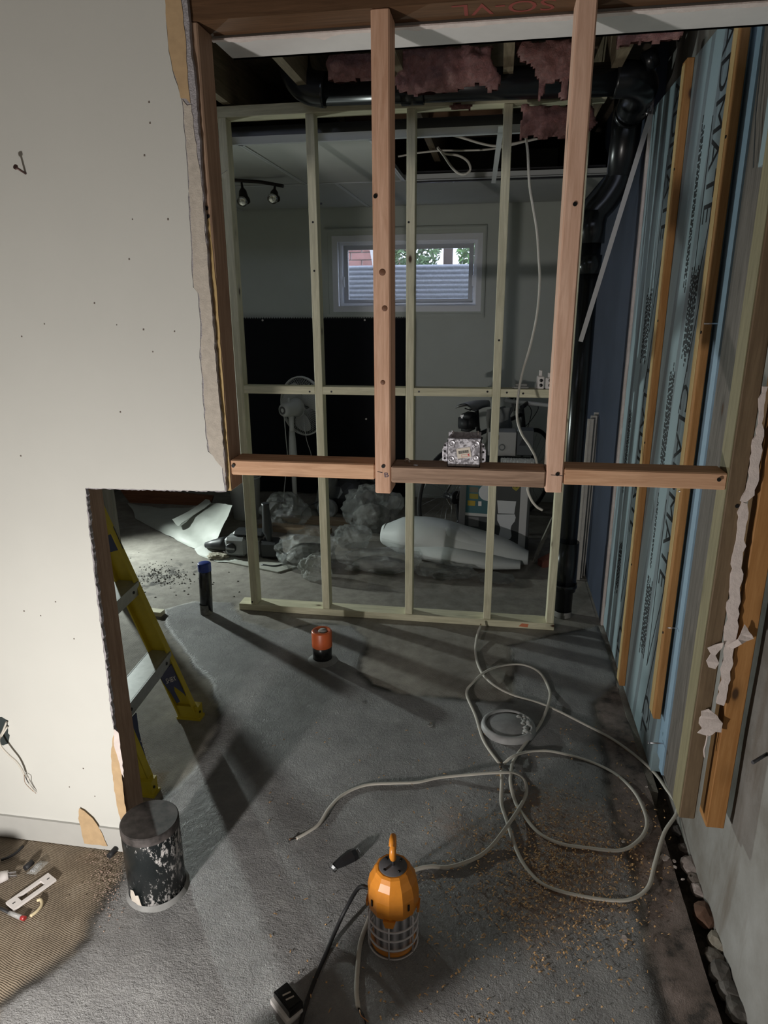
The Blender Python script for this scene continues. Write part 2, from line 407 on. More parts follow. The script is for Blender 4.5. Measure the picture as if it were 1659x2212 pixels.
# broken white edge of that drywall
e = MB(); N = 46; zs = [i*2.36/N for i in range(N+1)]; fr = [random.uniform(-.006,.007)+(.010 if .42 < z < .5 or 1.3 < z < 1.36 else 0) for z in zs]
e.prism([(.5895, 3.322-f, z) for z, f in zip(zs, fr)]+[(.5895, 3.345, 2.36), (.5895, 3.345, 0)], (.017,0,0))
obj('torn_edge', e, MT['white_torn'], o)
# back wall with the window opening
wx0, wx1, wz0, wz1 = -1.29, -.15, 1.545, 2.085
wb = MB().box(-3.3,wx0,5.6,5.76,-.1,2.7).box(wx1,.62,5.6,5.76,-.1,2.7).box(wx0,wx1,5.6,5.76,-.1,wz0).box(wx0,wx1,5.6,5.76,wz1,2.7)
struct('wall_back', wb, MT['sage'], 'sage grey painted wall with a basement window')
struct('wall_far_left', MB().box(-3.42,-3.3,-1.6,5.76,-.1,2.7), MT['dull'], 'plain side wall of the basement')
struct('wall_near', MB().box(-3.42,.85,-1.72,-1.6,-.1,2.7), MT['dull'], 'plain wall behind the viewer')
struct('ceiling_near', MB().box(-3.3,.66,-1.6,1.55,2.44,2.5), MT['dull'], 'flat ceiling of the near room')

# ================================================================== WINDOW
W = structE('window_1', ((wx0+wx1)/2, 5.6, wz0), 'small white framed basement window under the far ceiling')
cx0, cx1, cz0, cz1 = -1.372, -.108, 1.485, 2.155
def frame(x0, x1, z0, z1, w, y0, y1):
    return MB().box(x0,x0+w,y0,y1,z0,z1).box(x1-w,x1,y0,y1,z0,z1).box(x0+w,x1-w,y0,y1,z0,z0+w).box(x0+w,x1-w,y0,y1,z1-w,z1)
MT['vinyl'] = plain('white_window_vinyl', (.78,.80,.84), .35)
cas = frame(cx0, cx1, cz0, cz1, .062, 5.58, 5.6); f2 = frame(cx0+.008, cx1-.008, cz0+.008, cz1-.008, .02, 5.572, 5.582)
cas.v, cas.f, cas.sm = cas.v+f2.v, cas.f+[tuple(i+len(cas.v) for i in f) for f in f2.f], cas.sm+f2.sm
obj('casing', cas, MT['sage'], W)
obj('jamb', frame(wx0-.02, wx1+.02, wz0-.015, wz1+.015, .045, 5.575, 5.66), MT['vinyl'], W)
obj('outer_frame', frame(wx0+.02, wx1-.02, wz0+.022, wz1-.022, .03, 5.62, 5.70), MT['vinyl'], W)
sash = obj('sash', frame(wx0+.055, wx1-.02-.035, wz0+.045, wz1-.05, .035, 5.655, 5.69), plain('grey_sash', (.45,.46,.48), .4), W)
gm, nt, b = _new('dusty_window_glass'); b.inputs['Base Color'].default_value = (.9,.93,.97,1); b.inputs['Alpha'].default_value = .16; b.inputs['Roughness'].default_value = .15
gx0, gx1, gz0, gz1 = wx0+.088, wx1-.085, wz0+.078, wz1-.083
obj('pane', MB().box(gx0,gx1,5.668,5.672,gz0,gz1), gm, sash)
for x in (wx0+.05, wx1-.062):
    obj('latch', MB().box(x,x+.014,5.635,5.655,1.72,1.80).box(x+.003,x+.011,5.625,5.64,1.745,1.775), MT['vinyl'], W)
# outside the window: window well panel, white post, neighbour wall, shrubs
pan = MB()
for k in range(15):
    z0 = 1.33+k*.0385; pan.grid(lambda u, v, z0=z0: (-1.9+2.4*u, 6.14-.012*math.sin(PI*v), z0+.0385*v), 2, 6)
pan.box(-1.9,.5,6.145,6.16,1.33,1.905)
MT['well'] = plain('galvanised_well_panel', (.34,.36,.42), .55, var=.25, vscale=60)
tag(obj('window_well_panel', pan, MT['well']), 'grey ribbed well panel outside the basement window', 'panel')
struct('ground_outside', MB().box(-3.4,1.4,5.76,6.14,1.2,1.33).box(-8,6,6.16,14,1.5,1.88), plain('garden_soil', (.12,.10,.06), .9, var=.4), 'soil outside the window')
p = MB().bar((-1.12,6.6,1.88), (-1.30,6.6,2.9), .07, .05, (1,0,0))
tag(obj('white_post', p, plain('white_post_paint', (.8,.8,.82), .5)), 'slanted white post seen through the window', 'post')
brk = thing('neighbour_wall', 'reddish brick house wall seen through the window corner', 'wall', (-1.7,7.4,1.88))
mbr = MB()
for r_ in range(10):
    for k in range(6):
        x = -2.45+k*.23+(r_ % 2)*.115; mbr.box(x,x+.215,7.4,7.5,1.88+r_*.075,1.88+r_*.075+.065)
obj('brickwork', mbr, plain('far_red_brick', (.42,.22,.20), .85, var=.3), brk, 'stuff')
obj('mortar_backing', MB().box(-2.5,-1.05,7.42,7.6,1.88,2.7), plain('mortar', (.6,.57,.55), .9), brk)
tag(obj('fence_post', MB().box(-.56,-.47,7.2,7.3,1.88,2.9), plain('brown_post_paint', (.16,.11,.10), .7)), 'dark brown fence post behind the window pane', 'post')
def shrub(cx, cy, n, rx, rz, colr, label, zc=2.15):
    t = thing('garden_shrub', label, 'shrub', (cx,cy,1.88))
    l = MB()
    for _ in range(n):
        a = random.uniform(0,2*PI); r_ = random.random()**.5
        c = Vector((cx+rx*r_*math.cos(a), cy+random.uniform(-.25,.25), zc+rz*r_*math.sin(a)))
        d = Vector((random.uniform(-1,1),random.uniform(-1,1),random.uniform(-1,1))).normalized(); u = d.orthogonal().normalized(); s_ = random.uniform(.02,.045)
        l.add([c-d*s_, c+u*s_*.4, c+d*s_, c-u*s_*.4], [(0,1,2,3)])
    obj('foliage', l, plain('leaf_'+label[:6], colr, .5, var=.5, vscale=8), t)
    obj('stem', MB().tube([(cx,cy,1.88),(cx+.03,cy,zc)], [.02,.012], 6), plain('stem_bark', (.10,.07,.05), .8), t)
shrub(-.85, 7.0, 1500, .28, .35, (.10,.20,.07), 'green leafy shrub in the middle of the window')
shrub(-.18, 7.1, 1500, .24, .35, (.12,.26,.07), 'bright green shrub on the right of the window')
shrub(.24, 7.6, 700, .14, .35, (.50,.38,.05), 'yellow leaved shrub at the window edge')

# ================================================================== CEILING, JOISTS, DROP CEILING
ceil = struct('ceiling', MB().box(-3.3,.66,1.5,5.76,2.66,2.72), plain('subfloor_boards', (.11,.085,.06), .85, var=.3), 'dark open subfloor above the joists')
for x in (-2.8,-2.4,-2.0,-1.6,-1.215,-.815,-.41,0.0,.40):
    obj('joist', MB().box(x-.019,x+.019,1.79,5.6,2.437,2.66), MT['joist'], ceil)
for (x0,x1,y,z0) in ((-.79,-.43,3.75,2.47),(-.02+.04,.38,2.35,2.44),(-.39,-.02,3.9,2.45)):
    obj('blocking', MB().box(x0,x1,y,y+.038,z0,2.66), MT['header'], ceil)
tile_m = plain('ceiling_tile', (.46,.475,.45), .8, var=.03, vscale=6, bmp=.1, bscale=300)
barm = plain('white_grid_bar', (.60,.62,.62), .4)
drop = structE('ceiling_drop', (-1.0,4.4,2.3), 'white dropped ceiling of the far room, partly opened')
TZ = 2.30
for (x0,x1,y0,y1) in ((-1.815,-1.215,3.37,4.46),(-1.205,-.605,3.37,4.46),(-2.415,-1.825,3.37,4.46),(-3.0,-2.425,3.37,4.46),
                      (-3.0,-2.03,4.49,5.585),(-2.02,-1.02,4.49,5.585),(-1.01,-.01,4.49,5.585),(0.0,.585,4.49,5.585)):
    obj('ceiling_tile', MB().box(x0,x1,y0,y1,TZ+.004,TZ+.018), tile_m, drop)
def tee(a, b, m_=None):
    t = MB(); d = Vector(b)-Vector(a)
    if abs(d.x) > abs(d.y): t.box(a[0],b[0],a[1]-.012,a[1]+.012,TZ,TZ+.003).box(a[0],b[0],a[1]-.001,a[1]+.001,TZ,TZ+.035)
    else: t.box(a[0]-.012,a[0]+.012,a[1],b[1],TZ,TZ+.003).box(a[0]-.001,a[0]+.001,a[1],b[1],TZ,TZ+.035)
    return obj('grid_bar', t, m_ or barm, drop)
tee((-3.0,3.36,0), (.36,3.36,0)); tee((-3.0,4.475,0), (.585,4.475,0)); tee((-1.21,3.36,0), (-1.21,4.47,0)); tee((-.597,3.36,0), (-.597,4.47,0)); tee((-1.82,3.36,0), (-1.82,4.47,0))
tee((-1.015,4.48,0), (-1.015,5.59,0)); tee((-2.025,4.48,0), (-2.025,5.59,0)); tee((-.005,4.48,0), (-.005,5.59,0))
# loose bar hanging across the open bay and steel channels
obj('grid_bar', MB().bar(FL(1083,272,2.31), FL(1066,395,2.24), .024, .004, (1,0,0)), barm, drop)
MT['channel'] = plain('dark_steel_channel', (.10,.10,.11), .35, .8)
for y, z in ((3.42,2.36),(4.50,2.325)):
    obj('steel_channel', MB().box(-1.9 if y < 4 else -.58,.36 if y < 4 else .58,y,y+.004,z-.03,z+.03).box(-1.9 if y < 4 else -.58,.36 if y < 4 else .58,y,y+.03,z-.032,z-.028), MT['channel'], drop)

# ================================================================== FRONT PARTITION (drywall + frame)
Y0 = 1.55; DP = .078
WL = structE('wall_left', (-1.9,1.537,0), 'cream painted drywall with a torn edge and a cut out corner')
def jag(pts, amp=.0025, step=.012):
    out = []
    for a, b_ in zip(pts[:-1], pts[1:]):
        a = Vector(a); b_ = Vector(b_); n = max(1, int((b_-a).length/step))
        for k in range(n):
            p = a.lerp(b_, k/n)
            if k: p = p+Vector((random.uniform(-amp,amp), 0, random.uniform(-amp,amp)))
            out.append(p)
    out.append(Vector(pts[-1])); return out
YB = 1.5375
board = [PY(*p, YB) for p in ((404,-60),(404,0),(412,100),(424,200),(437,400),(452,600),(468,800),(482,960),(489,1062))]
cut = [PY(*p, YB) for p in ((489,1062),(440,1062),(185,1056))]
down = [PY(*p, YB) for p in ((185,1056),(193,1130),(207,1250),(226,1400),(245,1560),(258,1690),(270,1834))]
top = board[0].copy()
outl = jag([(top.x,YB,2.435)]+[tuple(p) for p in board[1:]], .002)+jag([tuple(p) for p in cut], .0016, .006)[1:]+jag([tuple(p) for p in down], .0025, .008)[1:]
outl += [Vector((outl[-1].x,YB,0.004)), Vector((-3.3,YB,0.004)), Vector((-3.3,YB,2.435))]
obj('gypsum_board', MB().prism(outl, (0,.012,0)), MT['gypcore'], WL)
YP = 1.5362
skin_e = [PY(*p, YP) for p in ((357,0),(360,60),(364,110),(372,150),(384,186),(392,215),(402,330),(410,480),(417,620),(427,632),(433,700),(431,760),(437,840),(443,930),(449,975),(470,992),(480,1010),(486,1060))]
skin = jag([(skin_e[0].x,YP,2.433)]+[tuple(p) for p in skin_e], .0015)
skin += jag([tuple(PY(*p, YP)) for p in ((486,1060),(440,1060),(184,1054))], .001, .01)[1:]
lowe = [(184,1054),(191,1130),(204,1250),(223,1400),(240,1545),(247,1580),(242,1640),(246,1690),(258,1760),(272,1834)]
skin += jag([tuple(PY(*p, YP)) for p in lowe], .0015, .01)[1:]
skin += [Vector((skin[-1].x,YP,.006)), Vector((-3.29,YP,.006)), Vector((-3.29,YP,2.433))]
obj('painted_face', MB().prism(skin, (0,.0016,0)), MT['paint'], WL)
def patch(name, px, mat, Y, th=.0006, parent=None, amp=.0015):
    pts = [tuple(PY(*p, Y)) for p in px]; pts = jag(pts+[pts[0]], amp, .012)[:-1]
    return obj(name, MB().prism(pts, (0,th,0)), mat, parent or WL)
patch('torn_brown_paper', [(356,-4),(361,60),(365,110),(373,150),(385,186),(390,212),(402,213),(411,224),(407,190),(405,150),(402,100),(396,50),(394,20),(390,-4)], MT['kraft'], 1.5359, parent=WL)
patch('torn_grey_paper', [(404,228),(413,226),(435,400),(448,560),(459,690),(467,800),(477,900),(485,1000),(487,1050),(481,1012),(452,976),(446,930),(440,840),(434,760),(436,700),(429,634),(419,622),(412,480),(404,330),(394,216)], MT['gypsum'], 1.5361, parent=WL)
patch('torn_brown_paper', [(250,1578),(255,1600),(262,1660),(268,1720),(275,1780),(273,1800),(262,1775),(252,1740),(246,1700),(241,1660),(240,1625),(243,1595)], MT['kraft'], 1.5352, parent=WL)
patch('plaster_shred', [(247,1575),(256,1583),(262,1630),(268,1680),(262,1670),(255,1640),(246,1610)], MT['white_torn'], 1.5335, .001, WL)
MT['speck'] = plain('paint_speck', (.16,.13,.11), .8)
for (px, py) in [(322,221),(324,266),(312,336),(286,474),(279,560),(252,702),(310,712),(377,716),(204,655),(47,727),(363,474),(260,890),(330,760),(96,700),(45,985),(120,1300),(160,1380),(52,1320),(180,1660),(150,1700),(88,1330),(205,1720),(95,1780)]:
    c = PY(px, py, 1.5358); s_ = random.uniform(.001,.002)
    obj('paint_chip', MB().box(c.x-s_,c.x+s_,1.5352,1.5362,c.z-s_,c.z+s_), MT['speck'], WL)
# baseboard with a torn gap
bb = structE('baseboard_left', (-1.9,1.53,0), 'pale painted baseboard with a torn strip')
bx = PY(268,1790,1.531).x
obj('board', MB().box(-3.29,bx,1.531,1.5358,0.002,.083).box(-3.29,bx,1.529,1.5358,.079,.086), MT['baseboard'], bb)
patch('torn_brown_paper', [(171,1746),(182,1752),(200,1768),(210,1782),(220,1800),(232,1828),(182,1822),(176,1796),(169,1768)], MT['kraft'], 1.5285, .0006, bb)

MT['yellowedge'] = wood('pale_edge_wood', (.44,.30,.13), (.62,.46,.22), 'z', knots=False, seed=1.1)
FP = thing('front_stud_frame', 'front row of pinkish fir studs with blocking hung from the header', 'stud wall', (-.2,Y0,1.15))
ZT = 2.155
def stud(name, x0, x1, y0, y1, z0, z1, mat, parent, bev=.003): return obj(name, MB().box(x0,x1,y0,y1,z0,z1,bev), mat, parent)
s_l = stud('stud', -.673,-.635,Y0,Y0+DP,1.155,ZT,MT['fir_dark'],FP)
obj('bare_edge', MB().prism(jag([tuple(PY(*p, Y0-.0008)) for p in ((447,470),(462,640),(473,800),(486,985),(492,1060),(500,1060),(494,985),(480,800),(469,640),(452,470),(447,470))], .0008, .02)[:-1], (0,.0008,0)), MT['yellowedge'], s_l)
s_m = stud('stud', -.2735,-.2355,Y0,Y0+DP,1.163,ZT,MT['fir_z'],FP)
s_r = stud('stud', .1235,.1615,Y0,Y0+DP,1.180,ZT+.2,MT['fir_z2'],FP)
b1 = stud('blocking', -.634,-.2745,Y0+.002,Y0+DP,1.196,1.234,MT['fir_x'],FP)
b2 = stud('blocking', -.2345,.1225,Y0-.002,Y0+DP-.002,1.191,1.231,MT['fir_old'],FP)
b3 = stud('blocking', .1625,.5135,Y0+.004,Y0+DP,1.199,1.237,MT['fir_x'],FP)
obj('header', MB().box(-.70,.63,Y0,Y0+.085,ZT,ZT+.20), MT['header'], FP)
e_s = obj('end_stud', MB().box(.5145,.5535,Y0,Y0+.064,.322,ZT,.003), MT['brown'], FP)
obj('side_strip', MB().box(.5125,.5145,Y0+.002,Y0+.064,.33,ZT), wood('greenish_side_wood', (.19,.17,.10), (.30,.27,.165), 'z', seed=5.), FP)
s_c = stud('stud', -1.079,-1.041,Y0+.001,Y0+.090,.003,1.145,MT['fir_dark'],FP)
def screw(px, py, parent, r=.0045, Y=Y0): 
    c = PY(px, py, Y); obj('screw', MB().cyl((c.x,Y-.0018,c.z),(c.x,Y+.004,c.z),r,r*.7,12), MT['screw'], parent)
for a in ((449,468,s_l),(413,170,s_l),(446,450,s_l),(459,708,s_l),(811,424,s_m),(828,1007,s_m),(1242,441,s_r),(1204,1024,s_r),(504,1006,b1),(1553,1036,b3),(1592,1093,e_s)): screw(*a)
for a in ((826,588,s_m,.008),(831,666,s_m,.007),(827,826,s_m,.006)):
    c = PY(a[0], a[1], Y0); obj('knot', MB().lathe([(a[3],0),(a[3]*.7,.0008),(0,.001)], (c.x,Y0+.0002,c.z), 14, axis=(0,-1,0)), plain('knot_brown', (.17,.075,.04), .6), a[2])
# lettering stamped on the header
def text_mesh(s):
    cu = bpy.data.curves.new('t', 'FONT'); cu.body = s; cu.resolution_u = 3
    o = bpy.data.objects.new('t', cu); COL.objects.link(o)
    dg = bpy.context.evaluated_depsgraph_get(); me = bpy.data.meshes.new_from_object(o.evaluated_get(dg))
    vs = [v.co.copy() for v in me.vertices]; fs = [tuple(p.vertices) for p in me.polygons]
    bpy.data.objects.remove(o); bpy.data.curves.remove(cu); bpy.data.meshes.remove(me)
    return vs, fs
def lettering(s, org, xd, yd, wdt, hgt, mat, parent, name='lettering', off=.0006):
    """flat print of string s: lower left corner org, baseline along xd, letters up along yd"""
    vs, fs = text_mesh(s); a = np.array(vs); mn, mx = a.min(0), a.max(0)
    xd = Vector(xd).normalized(); yd = Vector(yd).normalized(); n = xd.cross(yd); org = Vector(org)
    pts = [org+xd*(v.x-mn[0])/(mx[0]-mn[0])*wdt+yd*(v.y-mn[1])/(mx[1]-mn[1])*hgt+n*off for v in vs]
    return obj(name, MB().add(pts, fs), mat, parent)
MT['redink'] = plain('red_stamp_ink', (.22,.045,.035), .8)
hd = [c for c in FP.children if c.name.startswith('header')][0]
lettering('SO-VL', (.085,Y0+.016,ZT), (-1,0,0), (0,1,0), .20, .055, MT['redink'], hd, 'stamped_lettering')
p0 = PY(831,1031,Y0); lettering('B', (p0.x,Y0,p0.z), (1,0,.1), (-.1,0,1), .010, .011, plain('blue_pencil', (.08,.07,.12), .8), s_m, 'stamped_letter')
for a_, b_ in (((815,1019),(826,1021)),((1190,1026),(1217,1028))):
    q0, q1 = PY(*a_, Y0-.0004), PY(*b_, Y0-.0004); obj('pencil_mark', MB().bar(q0, q1, .0012, .0006), plain('pencil', (.05,.045,.05), .8), s_m if a_[0] < 900 else s_r)
# soffit drywall above the opening, with its torn edge
sof = struct('trim_1', MB().box(-.64,.66,1.64,1.772,2.150,2.163).box(-.64,.66,1.760,1.772,2.150,2.44), plain('soffit_white', (.60,.59,.58), .7, var=.04), 'white drywall strip of the bulkhead above the opening')
te = jag([(-.64,1.642,2.149),(.66,1.642,2.149)], .0, .02); te = [Vector((p.x, 1.646+random.uniform(0,.012)+(.02 if p.x < -.3 and random.random() < .25 else 0), 2.149)) for p in te]
obj('torn_paper_edge', MB().prism([(-.64,1.632,2.149)]+te+[(.66,1.632,2.149)], (0,0,-.003)), MT['white_torn'], sof)

# ================================================================== BACK PARTITION
Y1 = 3.23; D1 = .066
BP = thing('back_stud_frame', 'far row of pale spruce studs standing on a sill plate', 'stud wall', (-.48,Y1,0))
sx = [-1.262,-.862,-.418,-.012,.305]
for x in sx: stud('stud', x,x+.038,Y1,Y1+D1,.0385,2.385,MT['spf_z'],BP,.002)
obj('sill_plate', MB().box(-1.33,.346,Y1-.004,Y1+.085,.001,.038,.002), MT['spf_x'], BP)
obj('top_plate', MB().box(-1.40,.40,Y1-.002,Y1+.085,2.3855,2.43,.002), MT['spf_x'], BP)
for a, b_ in zip(sx[:-1], sx[1:]): stud('blocking', a+.0385,b_-.0005,Y1,Y1+D1,1.176,1.214,MT['spf_x'],BP,.002)
MT['orangepaint'] = plain('orange_marker_paint', (.62,.20,.10), .8)
c = PY(1130,1370,Y1); obj('paint_mark', MB().prism([(c.x-.025,Y1-.0046,.012),(c.x+.02,Y1-.0046,.010),(c.x+.024,Y1-.0046,.028),(c.x-.01,Y1-.0046,.03)], (0,.0006,0)), MT['orangepaint'], BP)
for (px, py) in ((905,846),(1053,846),(1095,848),(1130,850),(716,846),(669,846),(880,1330),(1058,1345),(690,1190),(545,1300),(676,480),(679,585),(883,480),(1078,735),(694,440)):
    c = PY(px, py, Y1); obj('nail_head', MB().cyl((c.x,Y1-.0012,c.z),(c.x,Y1+.003,c.z),.005,.004,8), MT['screw'], BP)
# a loose stud of the side wall, seen through the cut out
tag(obj('leaning_stud', MB().bar((-2.03,3.25,.002),(-2.05,3.25,1.5),.06,.036,(1,0,0)), wood('grey_stud_wood', (.20,.19,.16), (.34,.32,.27), 'z', seed=3.3)), 'grey upright stud behind the ladder, beyond the cut out', 'stud')
# ================================================================== FOAM BOARDS AND STRAPPING ON THE RIGHT WALL
XF = .600
def foam_mat(name, base, dark):
    m, nt, b = _new(name); co = objco(nt)
    # broad printed diagonal bands of grey on the blue face, plus faint scuffs
    sep = nt.nodes.new('ShaderNodeSeparateXYZ'); nt.links.new(co, sep.inputs[0])
    d = math_(nt, 'ADD', math_(nt, 'MULTIPLY', sep.outputs[1], 7.0), math_(nt, 'MULTIPLY', sep.outputs[2], .9))
    fr = math_(nt, 'FRACT', d); k = ramp(nt, fr, [(.40, (0,0,0)), (.42, (1,1,1)), (.70, (1,1,1)), (.72, (0,0,0))]).outputs[0]
    c = mixc(nt, math_(nt, 'MULTIPLY', k, .8), base, dark)
    n = noise_node(nt, 9, 5, .65, co); c = mixc(nt, math_(nt, 'MULTIPLY', ramp(nt, n.outputs[0], [(.5, (0,0,0)), (.75, (1,1,1))]).outputs[0], .25), c, (.31,.37,.39))
    nt.links.new(c, b.inputs['Base Color']); b.inputs['Roughness'].default_value = .5
    n3 = noise_node(nt, 120, 2, .5, co); bump(nt, b, n3.outputs[0], .12, .002); return m
MT['foam'] = foam_mat('printed_blue_foam', (.27,.36,.395), (.15,.18,.20))
MT['foam2'] = plain('plain_blue_foam', (.26,.39,.51), .5, var=.08, vscale=12)
MT['foamink'] = plain('black_foam_print', (.016,.02,.024), .6)
FO = thing('foam_board', 'printed light blue rigid foam board behind the wood strapping', 'insulation', (.625,2.7,0))
obj('panel', MB().box(XF,.631,2.155,3.32,.01,2.36), MT['foam'], FO)
FO2 = thing('foam_board', 'plain bright blue foam strip with a groove beside the strapping', 'insulation', (.625,2.05,.10))
obj('panel', MB().box(XF,.631,2.03,2.07,.09,2.36).box(XF+.012,.631,2.07,2.153,.09,2.36), MT['foam2'], FO2)
FO3 = thing('foam_board', 'small blue foam offcut high on the wall near the corner', 'insulation', (.62,1.72,1.90))
obj('panel', MB().box(.592,.631,1.64,1.895,1.90,2.43), MT['foam'], FO3)
tag(obj('grey_plank', MB().box(.604,.632,1.90,2.026,.10,2.36,.002), wood('weathered_grey_plank', (.095,.085,.075), (.21,.19,.17), 'z', seed=9.4)), 'weathered grey upright plank between the end stud and the blue foam', 'plank')
def pline(a, b, wd, parent, X=XF): 
    a = Vector(a); b = Vector(b); obj('printed_line', MB().bar((X-.0006,a.y,a.z),(X-.0006,b.y,b.z),wd,.0008,(0,1,0)), MT['foamink'], parent)
pline(PX(1648,100,.592), PX(1633,250,.592), .006, FO3, .592); pline(PX(1633,250,.592), PX(1628,362,.592), .006, FO3, .592)
def foam_text(parent, yc, ztop, length, hgt, word, small):
    # reads downwards, letter tops towards the viewer
    lettering(word, (XF,yc+hgt/2,ztop), (0,0,-1), (0,-1,0), length, hgt, MT['foamink'], parent)
    if small: lettering('STYROFOAM', (XF,yc-hgt/2-.022,ztop-length*.42), (0,0,-1), (0,-1,0), length*.45, .024, MT['foamink'], parent)
for yc, h_ in ((2.315,.088),(2.885,.088)):
    for zt in (2.52,1.345,.21):
        word, L_ = 'CLADMATE', .70
        z1, z0 = zt, zt-L_
        if z1 > 2.35: word, L_, z1 = 'ADMATE', .53, zt-.17
        if z0 < .01: word, L_ = 'CL', .17
        foam_text(FO, yc, z1, L_, h_, word, word != 'CL')
        # long needle outlines around the name
        if z1 < 2.3: pline((XF,yc-.064,z1+.36), (XF,yc+.05,z1-.10), .005, FO); pline((XF,yc-.064,z1+.36), (XF,yc-.06,z1-.1), .005, FO)
        if word != 'CL':
            pline((XF,yc+.062,z1-L_-.34), (XF,yc+.066,z1-L_+.30), .005, FO); pline((XF,yc+.062,z1-L_-.34), (XF,yc-.055,z1-L_+.06), .005, FO)
def small_print(parent, y0, z1, rows, cols):
    t = MB()
    for r_ in range(rows):
        y = y0-r_*.0115; z = z1-random.uniform(0,.05)
        end = z1-cols*.016+random.uniform(-.05,.02)
        while z > end:
            l = random.uniform(.008,.022); t.box(XF-.0008,XF-.0001,y-.0038,y+.0038,z-l,z); z -= l+random.uniform(.003,.007)
    obj('small_print', t, MT['foamink'], parent)
small_print(FO, 2.405, 1.72, 8, 18); small_print(FO, 2.53, 1.40, 6, 22); small_print(FO, 3.06, 1.66, 9, 18); small_print(FO, 3.18, 1.15, 5, 22); small_print(FO, 2.51, .62, 7, 18); small_print(FO, 3.10, .58, 6, 16); small_print(FO, 2.49, 2.15, 3, 30); small_print(FO, 2.50, .95, 2, 18)
for (y0, z0, lab) in ((2.118,.245,'orange wood strap with a cut lower end on the foam, nearest the camera'),(2.685,.03,'orange wood strap in the middle of the printed foam')):
    t = thing('wood_strap', lab, 'strapping', (.59,y0,z0), 'wood straps over the foam')
    obj('board', MB().box(XF-.024,XF-.0005,y0,y0+.062,z0,2.36,.002), MT['strap'], t)
    obj('worn_face', MB().box(XF-.0252,XF-.0242,y0+.022,y0+.0615,z0+.004,2.35), MT['yellowedge'], t)
    for z in (.5,1.0,1.45,1.95): obj('nail_head', MB().cyl((XF-.0265,y0+.012,z+y0*.03),(XF-.022,y0+.012,z+y0*.03),.004,.004,8), MT['screw'], t)
tag(obj('foam_nail', MB().cyl((XF-.05,2.045,.20),(XF+.02,2.05,.20),.0025,.0025,8).cyl((XF-.052,2.045,.20),(XF-.049,2.045,.20),.006,.006,10), MT['steel']), 'long nail sticking out of the blue foam near the floor', 'nail')
for (px, py) in ((1536,699),(1478,1062),(1455,1357)):
    c = PX(px, py, XF-.012); tag(obj('foam_nail', MB().cyl((XF-.03,c.y,c.z),(XF+.02,c.y+.004,c.z),.0022,.0022,6), MT['steel']), {699:'topmost thin nail in the foam groove, above the blocking',1062:'thin nail in the foam groove just under the blocking',1357:'lowest thin nail in the foam groove, below the blocking'}[py], 'nail', 'nails in the foam groove')
# near strap on the concrete and the ragged plaster strip beside it
t = thing('wood_strap', 'short orange strap on the bare concrete right of the torn plaster', 'strapping', (.606,1.58,.30), 'wood straps over the foam')
obj('board', MB().box(.584,.628,1.553,1.615,.300,2.15,.002), MT['strap'], t)
pp = [(1659,835),(1650,900),(1645,960),(1640,1020),(1637,1045),(1630,1070),(1612,1085),(1604,1085),(1600,1083),(1612,1060),(1618,1020),(1625,980),(1634,930),(1640,880),(1648,835)]
pl = [(1604,1085),(1614,1088),(1616,1120),(1610,1150),(1612,1180),(1604,1210),(1606,1240),(1598,1270),(1600,1300),(1593,1340),(1590,1380),(1582,1420),(1578,1470),(1570,1500),(1564,1525),(1548,1520),(1556,1480),(1562,1430),(1565,1380),(1572,1330),(1576,1280),(1583,1230),(1588,1180),(1594,1130),(1600,1095)]
ts = thing('torn_plaster_strip', 'ragged white strip of torn plaster clinging to the brown end stud', 'plaster', (.57,1.54,.55))
for poly in (pp, pl):
    pts = jag([tuple(PY(*p, 1.543)) for p in poly+[poly[0]]], .004, .012)[:-1]
    obj('shred', MB().prism(pts, (0,.006,0)), MT['white_torn'], ts)
for poly in ([(1570,1395),(1592,1378),(1608,1348),(1628,1380),(1600,1388),(1582,1400)], [(1528,1400),(1545,1392),(1562,1386),(1560,1400),(1545,1415),(1552,1430),(1545,1445),(1530,1440),(1524,1425),(1535,1412)], [(1508,1560),(1515,1535),(1530,1530),(1542,1540),(1560,1560),(1558,1582),(1545,1580),(1530,1590),(1506,1582),(1516,1572)]):
    pts = jag([tuple(PY(*p, 1.541)) for p in poly+[poly[0]]], .0015, .01)[:-1]
    o = obj('shred', MB().prism(pts, (0,.002,0)), MT['white_torn'], ts)
    for v in o.data.vertices: v.co.y -= .014*abs(noise.noise((v.co.x*40, 0, v.co.z*40)))
obj('paper_string', MB().tube(smooth_path([PY(1528,1588,1.54), PY(1525,1605,1.54), PY(1521,1620,1.54), PY(1522,1636,1.54)]), .0018, 6), MT['white_torn'], ts)
tag(obj('form_tie', MB().cyl((.61,1.42,.60),(.656,1.46,.60),.004,.004,8), MT['channel']), 'steel form tie crossing the concrete behind the strap', 'tie')

# ================================================================== ABS DRAIN PIPES
DS = thing('drain_stack', 'glossy black drain pipe running overhead and down beside the blue wall', 'pipe', (.41,3.41,0))
r4 = .057; yc, zc = 3.085, 2.425
def elbow(pts, r): return smooth_path(pts, 8)
obj('overhead_run', MB().cyl((-.74,yc,zc+.006),(.44,yc,zc-.012),r4,r4,28), MT['black_abs'], DS)
obj('elbow', MB().tube(smooth_path([(-.73,yc,zc+.006),(-.80,yc,zc+.02),(-.845,yc,zc+.06),(-.86,yc-.01,zc+.13),(-.86,yc-.01,zc+.24)], 6), r4*1.14, 28), MT['black_abs'], DS)
obj('coupling', MB().cyl((-.42,yc,zc),(-.33,yc,zc),r4*1.14,r4*1.14,28), MT['black_abs'], DS)
obj('elbow', MB().tube(smooth_path([(.40,yc,zc-.012),(.47,yc+.01,zc-.014),(.515,yc+.07,zc-.02),(.52,yc+.17,zc-.03),(.515,3.33,2.36)], 6), r4*1.14, 28), MT['black_abs'], DS)
